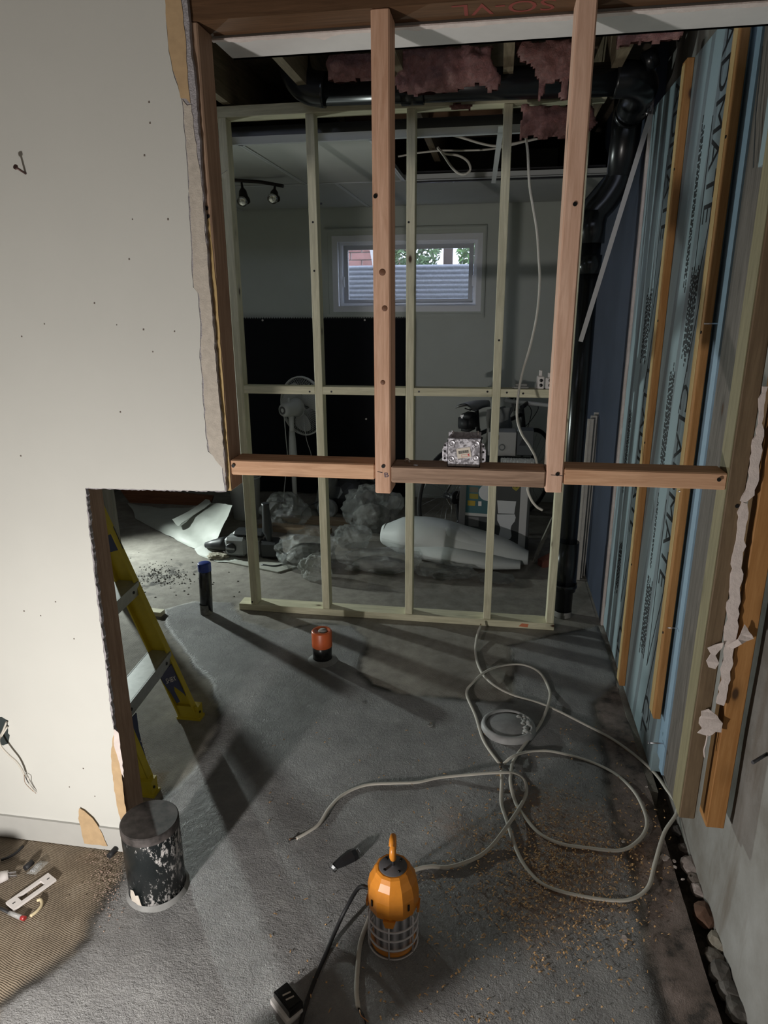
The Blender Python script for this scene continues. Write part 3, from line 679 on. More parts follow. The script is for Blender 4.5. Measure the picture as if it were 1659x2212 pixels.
obj('cleanout_cap', MB().cyl((.50,3.06,zc+.03),(.545,3.06,zc+.05),.035,.035,20), MT['black_abs'], DS)
r3 = .045
obj('tee_fitting', MB().tube([(.515,3.41,2.45),(.512,3.41,2.30),(.505,3.41,2.12)], [.062,.062,.060], 28).cyl((.513,3.33,2.36),(.513,3.41,2.36),.062,.062,24), MT['black_abs'], DS)
obj('offset_bend', MB().tube(smooth_path([(.505,3.41,2.16),(.495,3.41,2.10),(.455,3.41,2.03),(.415,3.41,1.98),(.402,3.41,1.92)], 6), [.056]*25, 24), MT['black_abs'], DS)
obj('coupling', MB().cyl((.402,3.41,1.985),(.402,3.41,1.85),.058,.058,28), MT['black_abs'], DS)
obj('coupling', MB().cyl((.402,3.41,1.80),(.402,3.41,1.72),.054,.054,28), MT['black_abs'], DS)
obj('riser', MB().cyl((.402,3.41,1.90),(.404,3.41,.004),r3,r3,28), MT['black_abs'], DS)
obj('cleanout_tee', MB().cyl((.404,3.41,.42),(.404,3.41,.15),.056,.056,28).cyl((.404,3.41,.19),(.404,3.41,.17),.062,.062,28), MT['black_abs'], DS)
obj('dust_splash', MB().lathe([(r3+.002,.004),(r3+.0015,.02),(r3+.0008,.035)], (.404,3.41,0), 24, cap=False), plain('grey_cement_dust', (.22,.21,.20), .9, var=.3), DS)
# foil tape scrap near the ceiling and the hanging corner bead
tag(obj('hanging_corner_bead', MB().bar(PY(1406,246,3.285), PY(1254,738,3.285), .020, .0015, (1,0,0)).bar(PY(1402,250,3.285)+Vector((.008,.004,0)), PY(1252,738,3.285)+Vector((.008,.004,0)), .002, .012, (1,0,0)), plain('white_bead_metal', (.52,.51,.50), .5)), 'loose white metal corner bead hanging at a slant beside the pipe', 'trim')
fo = MB().grid(lambda u, v: (.535+.055*u, 3.27+.02*noise.noise((u*6, v*6, 3)), 2.33+.08*v+.015*noise.noise((u*8, v*7, 9))), 14, 12, False)
tag(obj('foil_scrap', fo, plain('crumpled_foil', (.5,.48,.5), .3, .9)), 'crumpled foil vapour barrier scrap at the top of the blue wall', 'foil')

# ================================================================== PINK INSULATION
m, nt, b = _new('pink_fibreglass'); co = objco(nt)
n = noise_node(nt, 22, 6, .75, co, 1.0); c1 = ramp(nt, n.outputs[0], [(.3, (.22,.07,.06)), (.5, (.46,.19,.17)), (.72, (.62,.33,.29))]).outputs[0]
nt.links.new(c1, b.inputs['Base Color']); b.inputs['Roughness'].default_value = 1; b.inputs['Specular IOR Level'].default_value = .05; b.inputs['Sheen Weight'].default_value = .3
bump(nt, b, noise_node(nt, 60, 6, .8, co, .6).outputs[0], 1.0, .02); MT['pink'] = m
def batt(px, Y, label, th=.10, amp=.028, seed=0.):
    """a fluffy batt whose near face has the given outline; built as a displaced slab with real thickness"""
    P = [PY(*p, Y) for p in px]; poly = np.array([(p.x, p.z) for p in P]); mn, mx = poly.min(0)-.02, poly.max(0)+.02
    st = .008; xs = np.arange(mn[0], mx[0], st); zs = np.arange(mn[1], mx[1], st)
    XX, ZZ = np.meshgrid(xs, zs); Q = np.stack([XX.ravel(), ZZ.ravel()], 1)
    rag = np.array([noise.fractal((q[0]*22, q[1]*22, seed), 1., 2., 3) for q in Q])
    d = sdist(Q, poly)+rag*.012
    thk = np.sqrt(np.clip(d/.045, 0, 1))*th/2
    mb_ = MB(); idx = {}
    def vid(i, side):
        k = (i, side) if thk[i] > 1e-4 else (i, 0)
        if k not in idx:
            q = Q[i]; f = noise.fractal((q[0]*16, q[1]*16, seed+side*5), 1., 2., 4)
            idx[k] = len(mb_.v); mb_.v.append((q[0], Y+th/2+side*thk[i]+(f*amp*min(1, thk[i]/.02) if side else 0), q[1]))
        return idx[k]
    nxx = len(xs)
    for j in range(len(zs)-1):
        for i in range(nxx-1):
            q = [j*nxx+i, j*nxx+i+1, (j+1)*nxx+i+1, (j+1)*nxx+i]
            if all(d[k] > -.004 for k in q):
                for sd in (-1, 1):
                    f = tuple(vid(k, sd) for k in q)
                    mb_.f.append(f if sd < 0 else f[::-1]); mb_.sm.append(True)
    return tag(obj('insulation_batt', mb_, MT['pink']), label, 'insulation', 'pink insulation batts')
batt([(852,90),(852,190),(900,198),(940,194),(985,190),(1020,178),(1050,172),(1053,188),(1075,186),(1082,165),(1068,140),(1062,90)], 2.90, 'wide pink fibreglass batt tucked above the black pipe, right of the middle stud', seed=1.)
batt([(702,108),(700,165),(735,172),(800,165),(844,166),(844,105)], 2.90, 'dim pink batt above the pipe between the left and middle studs', seed=2.)
batt([(1108,80),(1115,110),(1130,125),(1150,140),(1158,150),(1162,170),(1162,195),(1166,216),(1174,200),(1182,172),(1195,175),(1205,172),(1212,180),(1208,200),(1214,213),(1224,212),(1230,190),(1236,165),(1245,150),(1250,80)], 2.84, 'drooping pink batt with torn tufts hanging over the pipe', .07, .022, seed=3.)
batt([(1128,222),(1130,245),(1122,270),(1124,300),(1135,296),(1150,292),(1170,298),(1185,296),(1195,288),(1210,298),(1235,294),(1260,285),(1282,275),(1292,262),(1285,240),(1282,222)], 3.12, 'square pink batt scrap hanging below the pipe by the right stud', .07, .02, seed=4.)
batt([(1330,70),(1340,90),(1370,92),(1400,80),(1440,84),(1480,70),(1490,52),(1330,60)], 2.5, 'dark pink batt above the foam boards in the corner', .08, .02, seed=5.)
batt([(968,226),(975,233),(1000,236),(1020,230),(1030,224)], 3.19, 'tiny pink insulation scrap on the top plate', .03, .004, seed=6.)

# ================================================================== ABOVE-CEILING CABLES
def cable(name, pts, r, label, mat=None, flat=1.0, parent=None, group=None, cat='cable'):
    o = obj(name, MB().tube(smooth_path(pts, 8), r, 10, flat=flat), mat or MT['white_cable'], parent)
    if label and parent is None: tag(o, label, cat, group)
    return o
Yc = 3.9
cable('ceiling_cable', [PY(900,275,Yc), PY(960,288,Yc), PY(1000,298,Yc), PY(1040,310,Yc), PY(1075,315,Yc), PY(1130,306,Yc), PY(1180,295,Yc)], .006, 'pale cable crossing the open ceiling bay from the left')
cable('ceiling_cable', [PY(860,338,Yc+.1), PY(905,330,Yc+.1), PY(955,325,Yc+.1), PY(1000,325,Yc+.1), PY(1060,322,Yc+.1), PY(1110,312,Yc+.1), PY(1160,298,Yc+.1)], .005, 'lower pale cable sagging across the open ceiling bay')
cable('ceiling_cable', [PY(945,318,Yc-.1), PY(958,335,Yc-.1), PY(975,360,Yc-.1), PY(990,374,Yc-.1), PY(1005,376,Yc-.1), PY(1016,366,Yc-.1), PY(1010,348,Yc-.1), PY(990,336,Yc-.1), PY(962,332,Yc-.1), PY(945,320,Yc-.1)], .006, 'loop of pale cable drooping in the open ceiling bay')
cable('hanging_cable', [PY(1136,296,3.20), PY(1140,330,3.20), PY(1144,400,3.19), PY(1152,450,3.18), PY(1160,500,3.17), PY(1164,560,3.16), PY(1166,610,3.15), PY(1160,680,3.14), PY(1145,750,3.13), PY(1130,800,3.10), PY(1120,850,3.05), PY(1117,900,3.0), PY(1126,935,2.95), PY(1145,965,2.9), PY(1158,992,2.85), PY(1160,1025,2.8), PY(1145,1045,2.78), PY(1140,1058,2.76), PY(1148,1080,2.75), PY(1160,1095,2.75), PY(1172,1102,2.75)], .0055, 'long white cable dangling from the ceiling in front of the far studs')
cable('thin_wire_tuft', [PY(490,368,3.229), PY(480,375,3.16), PY(472,380,3.13), PY(478,372,3.15), PY(484,384,3.19)], .0015, 'small tuft of thin white wires at the left far stud', cat='wire')

# ================================================================== FLOOR PIPE STUBS
m, nt, b = _new('smeared_black_pipe'); co = objco(nt)
sp = noise_node(nt, 75, 5, .75, mapping(nt, co, (1,1,.5))); side = noise_node(nt, 6, 3, .6, mapping(nt, co, (1,1,1), (3,1,2)))
sep = nt.nodes.new('ShaderNodeSeparateXYZ'); nt.links.new(co, sep.inputs[0])
bias = math_(nt, 'MULTIPLY_ADD', sep.outputs[0], 1.1, .02)
k = ramp(nt, math_(nt, 'ADD', math_(nt, 'ADD', sp.outputs[0], bias), math_(nt, 'MULTIPLY_ADD', side.outputs[0], .3, -.15)), [(.60, (0,0,0)), (.66, (1,1,1))]).outputs[0]
nt.links.new(mixc(nt, k, (.010,.013,.014), (.50,.48,.47)), b.inputs['Base Color']); nt.links.new(mixc(nt, k, (.25,.25,.25), (.9,.9,.9)), b.inputs['Roughness']); MT['smear'] = m
T = thing('capped_drain_stub', 'thick black pipe stub smeared with plaster by the cut wall edge', 'pipe', (-.895,1.425,0))
obj('pipe', MB().lathe([(.078,.0),(.078,.232),(.074,.238)], (-.895,1.425,0), 40), MT['smear'], T)
obj('test_cap', MB().lathe([(.0785,.215),(.0785,.2370)], (-.895,1.425,0), 48, cap=False).lathe([(.0785,.2370),(.0755,.2395)], (-.895,1.425,0), 48, cap=False).lathe([(.0755,.2395),(.05,.2388),(0,.2392)], (-.895,1.425,0), 48, cap=False), plain('dirty_black_cap', (.06,.052,.05), .55, var=.8, vscale=30), T)
obj('mortar_collar', MB().grid(lambda u, v: (-.895+(.079+.009*v*(1+.6*noise.noise((math.cos(2*PI*u)*2, math.sin(2*PI*u)*2, 1))))*math.cos(2*PI*u), 1.425+(.079+.009*v)*math.sin(2*PI*u), .014*(1-v)+.002), 48, 3), plain('pale_mortar', (.23,.23,.225), .85, var=.2), T)
ch = [(math.radians(a), z) for a, z in ((-122,.012),(-104,.006),(-95,.014),(-100,.05),(-108,.045),(-112,.06),(-122,.055),(-126,.03))]
obj('plaster_chip', MB().add([(-.895+.0795*math.cos(a), 1.425+.0795*math.sin(a), z) for a, z in ch], [tuple(range(8))]), MT['gypsum'], T)
MT['bluecap'] = plain('blue_pipe_cap', (.02,.045,.26), .35); MT['orangecap'] = plain('orange_test_cap', (.52,.105,.03), .4, var=.12)
MT['abs_dust'] = plain('dusty_black_pipe', (.02,.021,.022), .3, var=.9, vscale=26)
T = thing('blue_capped_pipe', 'slim black floor pipe with a blue cap near the far left', 'pipe', (-1.487,3.155,0))
obj('pipe', MB().cyl((-1.487,3.155,0),(-1.478,3.16,.262),.033,.033,24), MT['abs_dust'], T)
obj('cap', MB().lathe([(.0345,0),(.0345,.042),(.031,.045),(0,.044)], (-1.4785,3.16,.248), 24, cap=False), MT['bluecap'], T)
obj('dust_band', MB().lathe([(.0336,.004),(.0334,.06)], (-1.487,3.155,0), 24, cap=False), plain('grey_smear', (.16,.16,.15), .8, var=.6, vscale=30), T)
T = thing('orange_capped_pipe', 'short black floor pipe with an orange test cap', 'pipe', (-.745,2.76,0))
obj('pipe', MB().cyl((-.745,2.76,0),(-.745,2.76,.105),.045,.045,28), MT['abs_dust'], T)
obj('cap', MB().lathe([(.0475,.078),(.0475,.150),(.043,.156),(.036,.1555),(.030,.150),(0,.150)], (-.745,2.76,0), 32, cap=False), MT['orangecap'], T)
obj('cement_blob', MB().lathe([(.022,.15),(.016,.157),(0,.159)], (-.742,2.765,0), 12, cap=False), plain('cement_grey', (.30,.29,.27), .9, var=.3), T)
obj('mortar_ring', MB().lathe([(.075,.001),(.055,.012),(.0455,.016)], (-.745,2.76,0), 28, cap=False), plain('pale_mortar2', (.26,.26,.26), .85, var=.2), T)
T = thing('cleanout_cover', 'round grey plaster caked floor cleanout cover under the cable loops', 'cover', (.105,2.345,0))
obj('ring', MB().lathe([(.108,.004),(.103,.022),(.095,.028),(.088,.028),(.086,.02)], (.105,2.345,0), 40, cap=False), plain('wet_cement_rim', (.33,.33,.33), .5, var=.2), T)
obj('disc', MB().lathe([(.087,.018),(.06,.027),(0,.029)], (.105,2.345,0), 36, cap=False), plain('cement_disc', (.29,.29,.29), .5, var=.25), T)
cl = MB()
for _ in range(26):
    a = random.uniform(-.9,.9); r_ = random.uniform(.055,.095); p = Vector((.105+r_*math.cos(a), 2.345+r_*math.sin(a), .022)); s_ = random.uniform(.006,.015)
    cl.lathe([(s_,0),(s_*.8,s_*.5),(0,s_*.8)], p, 6, cap=False)
obj('cement_crumbs', cl, plain('cement_crumb', (.36,.36,.35), .9, var=.3), T, 'stuff')

# ================================================================== WORK LAMP (switched off)
L = thing('work_lamp', 'orange caged work lamp standing unlit on the floor', 'lamp', (-.205,1.365,0))
lx, ly = -.205, 1.365
MT['orange'] = plain('orange_lamp_plastic', (.66,.24,.025), .38, var=.06, vscale=60)
MT['cage'] = plain('white_coated_wire', (.60,.58,.60), .35)
hd_ = MB(); n_ = 12
prof = [(.052,.118),(.064,.128),(.0665,.150),(.066,.178),(.060,.208),(.050,.224),(.046,.236),(.040,.240),(.030,.240)]
hd_.lathe(prof, (lx,ly,0), n_, smooth=False, cap=False); hd_.lathe([(.052,.118),(0,.118)], (lx,ly,0), n_, cap=False)
head = obj('head', hd_, MT['orange'], L)
obj('top_plate', MB().lathe([(.036,.2405),(.034,.2425),(0,.2425)], (lx,ly,0), 28, cap=False), plain('grey_top_plate', (.11,.11,.12), .5), head)
for a in range(4):
    x = lx+.026*math.cos(a*PI/2+.8); y = ly+.026*math.sin(a*PI/2+.8)
    obj('bolt', MB().cyl((x,y,.2425),(x,y,.2455),.0035,.0035,8), MT['screw'], head)
for a in (-2.35,-.8,.8,2.35): obj('vent_slot', MB().obox((lx+.0665*math.cos(a), ly+.0665*math.sin(a), .163), (math.cos(a),math.sin(a),0), (-math.sin(a),math.cos(a),0), (0,0,1), .0012,.0025,.009), MT['screw'], head)
for a in (-PI/2, 0, PI/2, PI):
    d = Vector((math.cos(a),math.sin(a),0)); s_ = Vector((-d.y,d.x,0)); c = Vector((lx,ly,0))
    obj('latch_tab', MB().prism([c+d*.063+s_*.016+Vector((0,0,.132)), c+d*.063-s_*.016+Vector((0,0,.132)), c+d*.0625-s_*.010+Vector((0,0,.112)), c+d*.0625+s_*.010+Vector((0,0,.112))], d*.006), MT['orange'], head)
hk = [(lx,ly,.246),(lx,ly,.262),(lx,ly+.004,.272)]
obj('hook', MB().tube(smooth_path([(lx,ly+.002,.262),(lx,ly-.006,.275),(lx,ly-.004,.29),(lx,ly+.006,.30),(lx,ly+.012,.314),(lx,ly+.004,.328),(lx,ly-.012,.330),(lx,ly-.022,.320)], 6), [.0085]*20+[.0075]*23, 10), MT['orange'], L)
obj('hook_pin', MB().cyl((lx,ly,.2425),(lx,ly,.268),.003,.003,10), MT['steel'], L)
tube_m = plain('striped_chrome_tube', (.42,.42,.45), .12, .95, var=.35, vscale=90)
m, nt, b = _new('led_reflector'); co = objco(nt); sep = nt.nodes.new('ShaderNodeSeparateXYZ'); nt.links.new(co, sep.inputs[0])
an = math_(nt, 'ARCTAN2', sep.outputs[1], sep.outputs[0]); st_ = math_(nt, 'FRACT', math_(nt, 'MULTIPLY', an, 12/(2*PI)))
nt.links.new(ramp(nt, st_, [(.0, (.05,.05,.055)), (.2, (.25,.25,.27)), (.42, (.95,.95,1.0)), (.62, (.6,.6,.64)), (.92, (.08,.08,.085))]).outputs[0], b.inputs['Base Color']); b.inputs['Metallic'].default_value = .6; b.inputs['Roughness'].default_value = .22
obj('led_core', MB().lathe([(.050,.012),(.050,.119)], (lx,ly,0), 36, cap=False), m, L)
gl, nt, b = _new('clear_lamp_tube'); b.inputs['Alpha'].default_value = .12; b.inputs['Roughness'].default_value = .05; b.inputs['Base Color'].default_value = (.9,.9,.95,1)
obj('clear_tube', MB().lathe([(.0545,.012),(.0545,.119)], (lx,ly,0), 36, cap=False), gl, L)
obj('bottom_cap', MB().lathe([(0,.005),(.058,.005),(.0595,.009),(.058,.014),(.05,.015),(0,.015)], (lx,ly,0), 36, cap=False), MT['orange'], L)
R_ = .0640
for z in (.0045,.034,.064,.093):
    obj('cage_ring', MB().tube([(lx+R_*math.cos(a*PI/20), ly+R_*math.sin(a*PI/20), z) for a in range(40)], .0026, 8, closed=True), MT['cage'], L)
for a in (-PI/2-.02, -PI/2+PI/3, -PI/2-PI/3, PI/2-.3, PI/2+.3, 0.9, PI-.9):
    x, y = lx+R_*math.cos(a), ly+R_*math.sin(a)
    obj('cage_wire', MB().tube([(lx+R_*.95*math.cos(a), ly+R_*.95*math.sin(a), .122),(x,y,.115),(x,y,.006)], .0024, 8), MT['cage'], L)
cordp = [(lx-.060,ly-.010,.17)]+[tuple(PY(px, py, Y)) for px, py, Y in ((775,1918,1.36),)]+[tuple(FL(px, py, z)) for px, py, z in ((748,1962,.06),(725,2010,.02),(700,2070,.006),(675,2130,.006),(655,2190,.006),(640,2260,.006))]
obj('power_cord', MB().tube(smooth_path(cordp, 8), .0052, 10), MT['black_matte'], L)

# ================================================================== WHITE CABLES ON THE FLOOR
ZC = .0075
def fcable(px, label, lift=None, r=.0062, name='loose_cable'):
    pts = []
    for i, p in enumerate(px):
        z = ZC+(lift.get(i, 0) if lift else 0); pts.append(FL(p[0], p[1], z))
    return cable(name, pts, r, label, flat=.62)
A_ = [(1038,1352),(1031,1372),(1027,1410),(1038,1448),(1062,1476),(1105,1500),(1180,1524),(1260,1563),(1330,1601),(1403,1658),(1440,1705),(1464,1748),(1435,1799),(1414,1868),(1399,1918),(1356,1944),(1280,1940),(1189,1918),(1146,1886),(1117,1839),(1095,1774),(1083,1734),(1084,1690),(1083,1660)]
fcable(A_, 'white cable that starts at the sill plate and makes the widest loop', {0:.03,1:.012,10:.01,11:.02,12:.01,4:.010,22:.012})
B_ = [(1079,1650),(1045,1600),(1027,1545),(1008,1498),(1022,1474),(1052,1449),(1090,1437),(1130,1436),(1165,1452),(1185,1485),(1187,1512),(1168,1562),(1138,1602),(1110,1642),(1104,1668),(1103,1692),(1112,1730),(1130,1760),(1165,1800),(1210,1822),(1265,1831),(1340,1837),(1380,1815),(1397,1785),(1392,1752),(1370,1710),(1330,1672),(1275,1645),(1220,1629),(1180,1622),(1140,1624),(1108,1634),(1088,1650)]
fcable(B_, 'white cable knotted in a figure of eight over the cleanout cover', {4:.012,5:.014,10:.012,14:.014,15:.016,31:.012})
C_ = [(640,1811),(662,1799),(690,1779),(712,1745),(742,1716),(790,1696),(850,1692),(900,1690),(950,1680),(1020,1673),(1080,1669),(1112,1671),(1133,1686),(1137,1712),(1124,1742),(1095,1785),(1060,1830),(1025,1855),(970,1873),(930,1872),(895,1880),(850,1905),(812,1945),(795,1990),(779,2035),(773,2085),(770,2140),(774,2178)]
fcable(C_, 'white cable that loops behind the work lamp and out in front of it', {9:.012,10:.020,11:.014,15:.012})
for (px, py, qx, qy, lab) in ((640,1811,622,1818,'bare copper end of the cable left of the foil scrap'),(774,2178,790,2212,'stripped wire end in front of the work lamp'),(1083,1652,1080,1664,'twisted bare ends where the cable loops are tied together'),(1038,1350,1036,1334,'bare wire tip standing against the sill plate')):
    a = FL(px, py, ZC); b_ = FL(qx, qy, .012 if qy > py else .03)
    T = thing('stripped_end', lab, 'wire', (a.x,a.y,0))
    obj('black_conductor', MB().tube(smooth_path([a, a.lerp(b_, .5)+Vector((.003,0,.004)), b_], 4), .002, 6), MT['black_matte'], T)
    obj('copper_conductor', MB().tube(smooth_path([a+Vector((.003,0,0)), a.lerp(b_, .6)+Vector((-.004,0,.006)), b_+Vector((.006,.004,.002))], 4), .0015, 6), MT['copper'], T)
# ================================================================== LADDER
LD = thing('step_ladder', 'yellow fibreglass step ladder standing behind the cut out wall corner', 'ladder', (-1.15,2.0,0))
MT['yellow'] = plain('yellow_fibreglass', (.52,.40,.02), .45, var=.08, vscale=30)
MT['alu'] = plain('dull_aluminium', (.42,.43,.42), .42, .7, var=.12, vscale=40)
MT['navy'] = plain('navy_brace_plastic', (.035,.045,.11), .4)
FTR = Vector((-1.158,2.235,.0)); FTL = Vector((-1.128,1.79,.0))
dirU = Vector((-.30,0,.95)).normalized()
def rail(foot, taper, sgn):
    a = foot+dirU*.03; b_ = foot+dirU*1.75+Vector((0,taper,0)); d = (b_-a).normalized()
    yv = Vector((0,1,0)); wv_ = d.cross(yv).normalized()
    m_ = MB(); c = (a+b_)/2; h_ = (b_-a).length/2
    m_.obox(c, d, wv_, yv, h_, .036, .003)                       # web
    for s_ in (-1, 1): m_.obox(c+wv_*.036*s_-yv*.011*sgn, d, wv_, yv, h_, .003, .014)   # flanges
    return obj('side_rail', m_, MT['yellow'], LD), d, wv_
rR, dR_, wR = rail(FTR, -.07, 1); rL, dL_, wL_ = rail(FTL, .07, -1)
for foot, y_ in ((FTR, 0), (FTL, 0)):
    f_ = obj('foot', MB().obox(foot+Vector((-.006,0,.031)), (1,0,0), (0,1,0), (0,0,1), .046, .019, .030).obox(foot+Vector((-.004,0,.005)), (1,0,0), (0,1,0), (0,0,1), .050, .023, .005), MT['yellow'], LD)
    obj('rivet', MB().cyl(foot+Vector((.041,-.008,.035)), foot+Vector((.044,-.008,.035)), .005, .005, 10), MT['screw'], f_)
for k, s_ in enumerate((.315,.625,.935,1.245,1.55)):
    a = FTR+dirU*s_+Vector((0,-.07*s_/1.75-.006,0)); b_ = FTL+dirU*s_+Vector((0,.07*s_/1.75+.006,0))
    ax = (b_-a).normalized(); L2 = (b_-a).length/2; c = (a+b_)/2
    st = obj('step', MB().obox(c+Vector((.0,0,0)), ax, (1,0,0), (0,0,1), L2, .042, .003).obox(c+Vector((.043,0,-.022)), ax, (1,0,0), (0,0,1), L2, .0025, .025).obox(c+Vector((-.042,0,-.012)), ax, (1,0,0), (0,0,1), L2, .0025, .015), MT['alu'], LD)
    for e_ in (-1, 1): obj('rivet', MB().cyl(c+ax*(L2-.05)*e_+Vector((.044,0,-.022)), c+ax*(L2-.05)*e_+Vector((.048,0,-.022)), .006, .006, 10), MT['screw'], st)
# knee braces under the lowest step, with the maker's lettering
for foot, sg, nm in ((FTR, -1, 1), (FTL, 1, -1)):
    base = foot+dirU*.30+Vector((.047,sg*.012,-.03))
    if sg < 0: pl_ = [(0,.0),(0,-.115),(-.03,-.112),(-.075,-.095),(-.13,-.085),(-.135,-.066),(-.085,-.072),(-.07,-.062),(-.13,-.02),(-.19,.004)]
    else: pl_ = [(0,.0),(0,.07),(-.05,.045),(-.10,.03),(-.16,.018),(-.21,.012),(-.20,.0)]
    pts = [base+Vector((-(-z)*.30*.0+(-z)*.31, y if sg < 0 else y, z)) for z, y in pl_]
    br = obj('knee_brace', MB().prism(pts, (-.004,0,0)), MT['navy'], LD)
    if sg < 0: lettering('SHBX', base+Vector((.012,-.106,-.036)), (.12,1,-.35), (-.28,.30,.93), .066, .019, MT['white_plastic'], br, 'lettering', .004)
    else: lettering('SHBX', base+Vector((.066,.012,-.150)), (-.31,.10,.95), (-.05,-1,.0), .095, .016, MT['white_plastic'], br, 'lettering', .004)
for foot, tp in ((FTR+Vector((-.95,.02,0)), -.07), (FTL+Vector((-.95,-.02,0)), .07)):
    obj('rear_leg', MB().bar(foot+Vector((0,0,.01)), Vector((FTR.x-.56,foot.y+tp,1.66)), .03, .02), MT['yellow'], LD)
obj('top_cap', MB().box(FTR.x-.68,FTR.x-.46,1.84,2.19,1.66,1.70,.008), MT['navy'], LD)
for (x, z) in ((.0,.80),):
    c = FTR+dirU*.83+Vector((.037,-.04,0)); obj('warning_label', MB().obox(FTR+dirU*.80+Vector((.012,-.034,.0)), dirU, (0,1,0), Vector((.95,0,.30)), .045, .001, .030), MT['navy'], rR)

# ================================================================== METAL OCTAGON BOX ON THE BLOCKING
GB = thing('switch_box', 'galvanised steel electrical box with a price label on the blocking', 'electrical box', (-.066,1.585,1.231))
zb = 1.2315; yb = 1.562
m, nt, b = _new('spangled_zinc'); co = objco(nt)
vo = nt.nodes.new('ShaderNodeTexVoronoi'); vo.inputs['Scale'].default_value = 210; nt.links.new(co, vo.inputs['Vector'])
bw = nt.nodes.new('ShaderNodeRGBToBW'); nt.links.new(vo.outputs['Color'], bw.inputs[0])
nt.links.new(ramp(nt, bw.outputs[0], [(.2, (.42,.41,.46)), (.8, (.75,.74,.80))]).outputs[0], b.inputs['Base Color']); b.inputs['Metallic'].default_value = .85
nt.links.new(ramp(nt, bw.outputs[0], [(.2, (.30,.30,.30)), (.8, (.55,.55,.55))]).outputs[0], b.inputs['Roughness']); MT['zinc'] = m
bx0, bx1 = -.1035, -.0275
fbp = obj('front_plate', MB().box(bx0,bx1,yb,yb+.0015,zb,zb+.0665), MT['zinc'], GB)
obj('shell', MB().box(bx0,bx0+.0015,yb,yb+.05,zb,zb+.064).box(bx1-.0015,bx1,yb,yb+.05,zb,zb+.064).box(bx0,bx1,yb,yb+.05,zb,zb+.0015).box(bx0,bx1,yb+.012,yb+.05,zb+.064,zb+.066), MT['zinc'], GB)
obj('top_rail', MB().box(bx0,bx1,yb+.03,yb+.032,zb+.066,zb+.077), MT['zinc'], GB)
for x in (bx0+.010, bx1-.008): obj('top_screw', MB().cyl((x,yb+.025,zb+.066),(x,yb+.025,zb+.081),.002,.002,8).cyl((x,yb+.025,zb+.079),(x,yb+.025,zb+.081),.003,.003,8), MT['steel'], GB)
for (x, z) in ((bx0+.010,.055),(bx1-.010,.055),(bx1-.011,.022),(bx0+.009,.018)):
    obj('knockout', MB().lathe([(.0075,0),(.0072,.0014),(.0062,.0016),(.0058,.0006),(.003,.0012),(0,.0014)], (x,yb,zb+z), 20, axis=(0,-1,0), cap=False), MT['zinc'], GB)
for sgn, x in ((-1, bx0), (1, bx1)):
    ear = [(0,.058),(sgn*.006,.055),(sgn*.0095,.05),(sgn*.010,.043),(sgn*.0125,.040),(sgn*.0125,.013),(sgn*.006,.010),(0,.011)]
    er = obj('mounting_ear', MB().prism([(x+a, yb+.006, zb+z) for a, z in ear], (0,.0015,0)), MT['zinc'], GB)
    for zz in (.049,.035,.018): obj('screw_hole', MB().lathe([(.0028,0),(0,.0004)], (x+sgn*.0065,yb+.0058,zb+zz), 10, axis=(0,-1,0), cap=False), MT['screw'], er)
lab = MB().obox((-.0655,yb-.0006,zb+.0335), (.966,0,.16), (0,1,0), (-.16,0,.966), .0160,.0004,.0120)
lb = obj('price_label', lab, plain('cream_label', (.72,.66,.58), .7), GB)
xd, zd = Vector((.966,0,.16)).normalized(), Vector((-.16,0,.966)).normalized(); c0 = Vector((-.0655,yb-.0011,zb+.0335))
bc = MB(); u = -.012
while u < .011:
    w_ = random.choice((.0006,.0009,.0014)); bc.obox(c0+xd*(u+w_/2)+zd*.0025, xd, (0,1,0), zd, w_/2,.0002,.0034); u += w_+random.choice((.0005,.0008))
obj('barcode', bc, MT['foamink'], lb)
obj('red_emblem', MB().prism([c0+xd*.0085+zd*(-.0075), c0+xd*.0125+zd*(-.0085), c0+xd*.011+zd*(-.0055), c0+xd*.0135+zd*(-.0035), c0+xd*.0105+zd*(-.004), c0+xd*.0085+zd*(-.0035)], (0,-.0002,0)), plain('red_print', (.65,.05,.06), .6), lb)
obj('red_border', MB().obox(c0+xd*.0035+zd*-.0035, xd, (0,1,0), zd, .0095,.0002,.0003).obox(c0+xd*.0035+zd*-.0095, xd, (0,1,0), zd, .0095,.0002,.0003).obox(c0+xd*-.006+zd*-.0065, xd, (0,1,0), zd, .0003,.0002,.003), plain('red_line', (.6,.12,.12), .6), lb)
tag(obj('loose_screw', MB().tube(smooth_path([(-.208,1.600,1.2325),(-.205,1.597,1.240),(-.199,1.592,1.239),(-.195,1.585,1.234)], 4), .002, 6), MT['white_plastic']), 'bent white cable staple lying on the weathered blocking', 'staple')
tag(obj('steel_washer', MB().lathe([(.0028,0),(.0028,.0014),(.0055,.0014),(.0055,0)], (-.178,1.562,1.2316), 14, cap=False), MT['steel']), 'tiny steel washer at the front edge of the blocking', 'washer')

